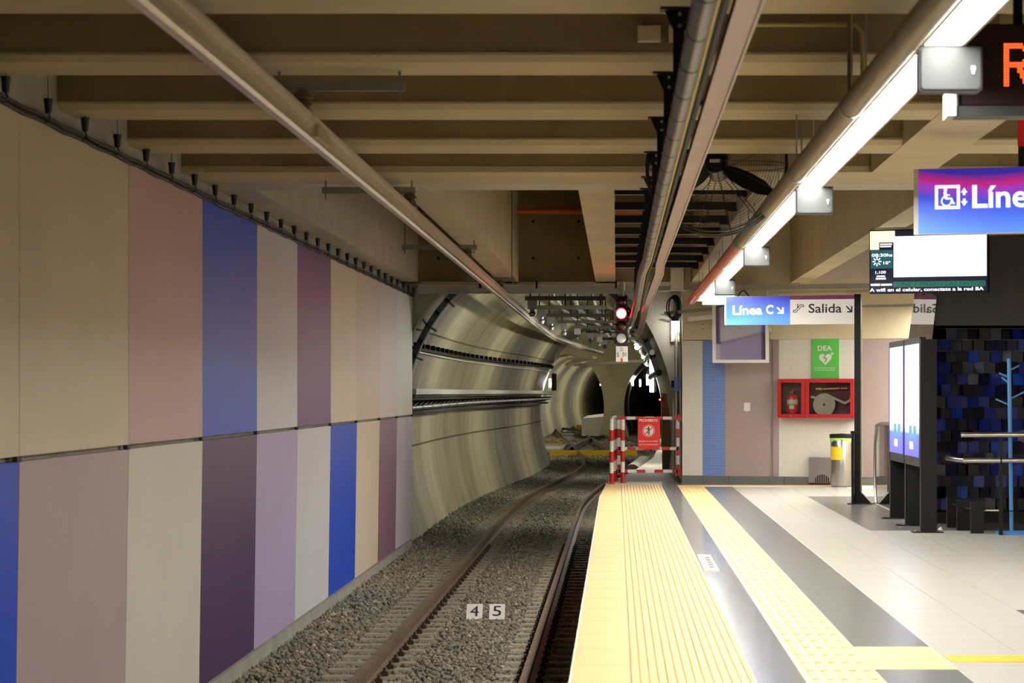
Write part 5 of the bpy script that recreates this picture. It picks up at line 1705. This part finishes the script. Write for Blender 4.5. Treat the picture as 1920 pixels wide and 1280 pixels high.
for k_, y in enumerate((160, 172, 184, 198, 212, 228)):  # lamps added out of sight behind the pier to brighten this lining
    tunnel_lamp(y, 0, 1.5, 'added hidden tube lamp on the right of the far left tunnel, %s from its mouth' % ORD[k_], pos=Vector((fl_c(y) + 1.85, y, Z(.5))))
for k_, (x, y) in enumerate(((1.05, 163), (1.75, 186))):
    tunnel_lamp(y, 0, .5, 'lamp in the dark far right tunnel, %s from its mouth' % ORD[k_], horiz=False, pos=Vector((x, y, Z(.72))))
# lamp fixed above the last panels, washing the tunnel mouth
CAB = mat('olive_grey_cabinet', rgb(168, 162, 142), .5, var=.12, scale=3)
def cabinet(px0, px1, py0, py1, Y, d, m, lab, name='cabinet'):
    a, c = W(px0, py1, Y), W(px1, py0, Y)
    t = thing(name, lab, 'cabinet', ((a.x + c.x) / 2, Y, a.z))
    part('body', m, t, lambda b: b.box(a.x, c.x, Y, Y + d, a.z, c.z))
    part('door', m, t, lambda b: b.box(a.x + .015, c.x - .015, Y - .015, Y, a.z + .03, c.z - .03))
    part('handle', BLACK_MATT, t, lambda b: b.box(c.x - .04, c.x - .02, Y - .035, Y - .015, (a.z + c.z) / 2 - .08, (a.z + c.z) / 2 + .04))
    return t
t = cabinet(1240, 1262, 737, 838, 48.4, .3, CAB, 'tall olive grey cabinet behind the gate')
cabinet(1242, 1262, 843, 881, 47.9, .3, mat('dark_grey_cabinet', rgb(124, 124, 116), .5), 'low dark grey cabinet on the walkway behind the gate')
LEDR = mat('small_red_lamp', (.9, .1, .05), .4, emit=(1, .08, .04), estr=10)
p = W(1237.5, 749, 48.3)
t = thing('warning_lamp', 'tiny red light beside the tall cabinet', 'lamp', p)
part('bulb', LEDR, t, lambda b: b.lathe([(.012, -.015), (.024, 0), (.012, .015)], p, 12), True)
part('holder', BLACK_MATT, t, lambda b: b.box(p.x - .02, p.x + .05, 48.33, 48.4, p.z - .03, p.z + .03))
BLUEB = mat('blue_box', rgb(44, 92, 190), .4)
a, c = W(1263, 733, 43.2), W(1273, 707, 43.2)
t = thing('blue_box', 'small bright blue box on the pole beside the end wall', 'box', ((a.x + c.x) / 2, 43.2, a.z))
part('body', BLUEB, t, lambda b: b.box(a.x, c.x, 42.6, 42.72, a.z, c.z))
part('lid', BLUEB, t, lambda b: b.box(a.x - .004, c.x + .004, 42.59, 42.6, a.z - .004, c.z + .004))
part('clamp', BLACK_MATT, t, lambda b: b.box(a.x - .05, a.x, 42.62, 42.7, a.z + .06, c.z - .06))
for k_, (px, r, Y, m, y0, y1, lab) in enumerate(((1276, .018, 42.4, STEEL, 585, 898, 'bright steel conduit on the corner of the end wall'), (1268, .03, 42.9, GALV, 560, 893, 'grey pole behind the blue box'),
                                      (1263, .028, 43.1, GALV, 735, 890, 'shorter grey pole left of the blue box pole'))):
    tag(part('conduit_pole', m, None, lambda b: b.cyl(W(px, y1, Y), W(px, y0, Y), r, 12), True), lab, 'pole')
# coil of cable and a shelf at the corner
t = thing('cable_coil', 'coil of black cable hanging at the corner above the end wall', 'cable', W(1263, 578, 41.2))
cc = W(1263, 577, 41.2)
for i in range(6):
    part('loop', RUBBER, t, lambda b: b.tube([cc + Vector(((.08 + .012 * (i % 3)) * math.cos(a) + .012 * (i - 3), .02 * i - .06, (.16 + .01 * i) * math.sin(a))) for a in np.linspace(0, 2 * math.pi, 22)[:-1]], .011, 6, closed=True), True)
tag(part('corner_duct', CONC_PALE, None, lambda b: b.box(*[W(1256, 0, 41)[0], W(1280, 0, 41)[0]], 40.45, 40.68, W(0, 547, 41).z, W(0, 500, 41).z)), 'pale boxed duct hanging at the corner above the cable coil', 'duct')
t = thing('angle_shelf', 'bright metal shelf arm at the corner below the cable coil', 'shelf', W(1262, 587, 41.3))
part('arm', GALV, t, lambda b: b.bar(W(1248, 587, 41.3), W(1345, 578, 40.9), .10, .05))
part('gusset', mat('pale_blue_plate', rgb(196, 206, 216), .5), t, lambda b: b.prism([(W(1237, 0, 41.5).x, W(0, 589, 41.5).z), (W(1277, 0, 41.5).x, W(0, 590, 41.5).z), (W(1277, 0, 41.5).x, W(0, 600, 41.5).z)], 'y', 41.48, 41.52))
part('plate', WHITE, t, lambda b: b.prism([(W(1233, 0, 41.6).x, W(0, 599, 41.6).z), (W(1257, 0, 41.6).x, W(0, 606, 41.6).z), (W(1257, 0, 41.6).x, W(0, 601, 41.6).z), (W(1242, 0, 41.6).x, W(0, 597, 41.6).z)], 'y', 41.58, 41.62))
t = cabinet(1258, 1277, 601, 640, 42.9, .2, CAB, 'small olive box above the oval lamp at the corner', 'equipment_box')
# signal lamp box at the end of the first stretch
t = thing('lamp_box', 'black lamp box with a bright side at the end of the left tunnel wall', 'lamp', W(1036, 715, 92))
a, c = W(1031, 732, 92.3), W(1043.5, 700, 92.3)
part('box', BLACK_MATT, t, lambda b: b.box(a.x + .07, c.x, 92.0, 92.3, a.z, c.z))
part('lit_side', TUBE, t, lambda b: b.box(a.x - .02, a.x + .05, 92.05, 92.1, a.z + .12, c.z - .2))
# stray diagonal cable trays in the junction
t = thing('junction_tray', 'pale crooked cable tray hanging across the junction chamber', 'cable tray', W(1150, 680, 110))
part('beam', GRP, t, lambda b: b.bar(W(1080, 684, 112), W(1210, 676, 106), .2, .12))
part('arm', GRP, t, lambda b: (b.bar(W(1060, 684, 112), W(1075, 676, 112), .2, .12), b.bar(W(1075, 676, 112), W(1115, 670, 110), .2, .12)))
t = thing('branch_bracket', 'pale bracket arm right of the signal', 'bracket', W(1200, 635, 60))
part('arm', GRP, t, lambda b: b.bar(W(1178, 634, 55), W(1216, 636, 55), .1, .06))
part('dish', GALV, t, lambda b: b.lathe([(.02, -.1), (.07, -.05), (.09, 0)], W(1192, 650, 55), 14), True)
tag(part('curved_pipe', CONC_GREY, None, lambda b: b.cyl((.32, 51.5, -.14), (.62, 58.5, -.14), .17, 18), True), 'short fat grey pipe lying at the edge of the walkway', 'pipe')

tag(part('brace_rod', GALV, None, lambda b: b.tube([W(768, 545, 43.0), W(776, 566, 43.3), W(801, 612, 43.7)], .02, 8), True), 'slanting steel rod from the last cup hook to the steel ring', 'rod')
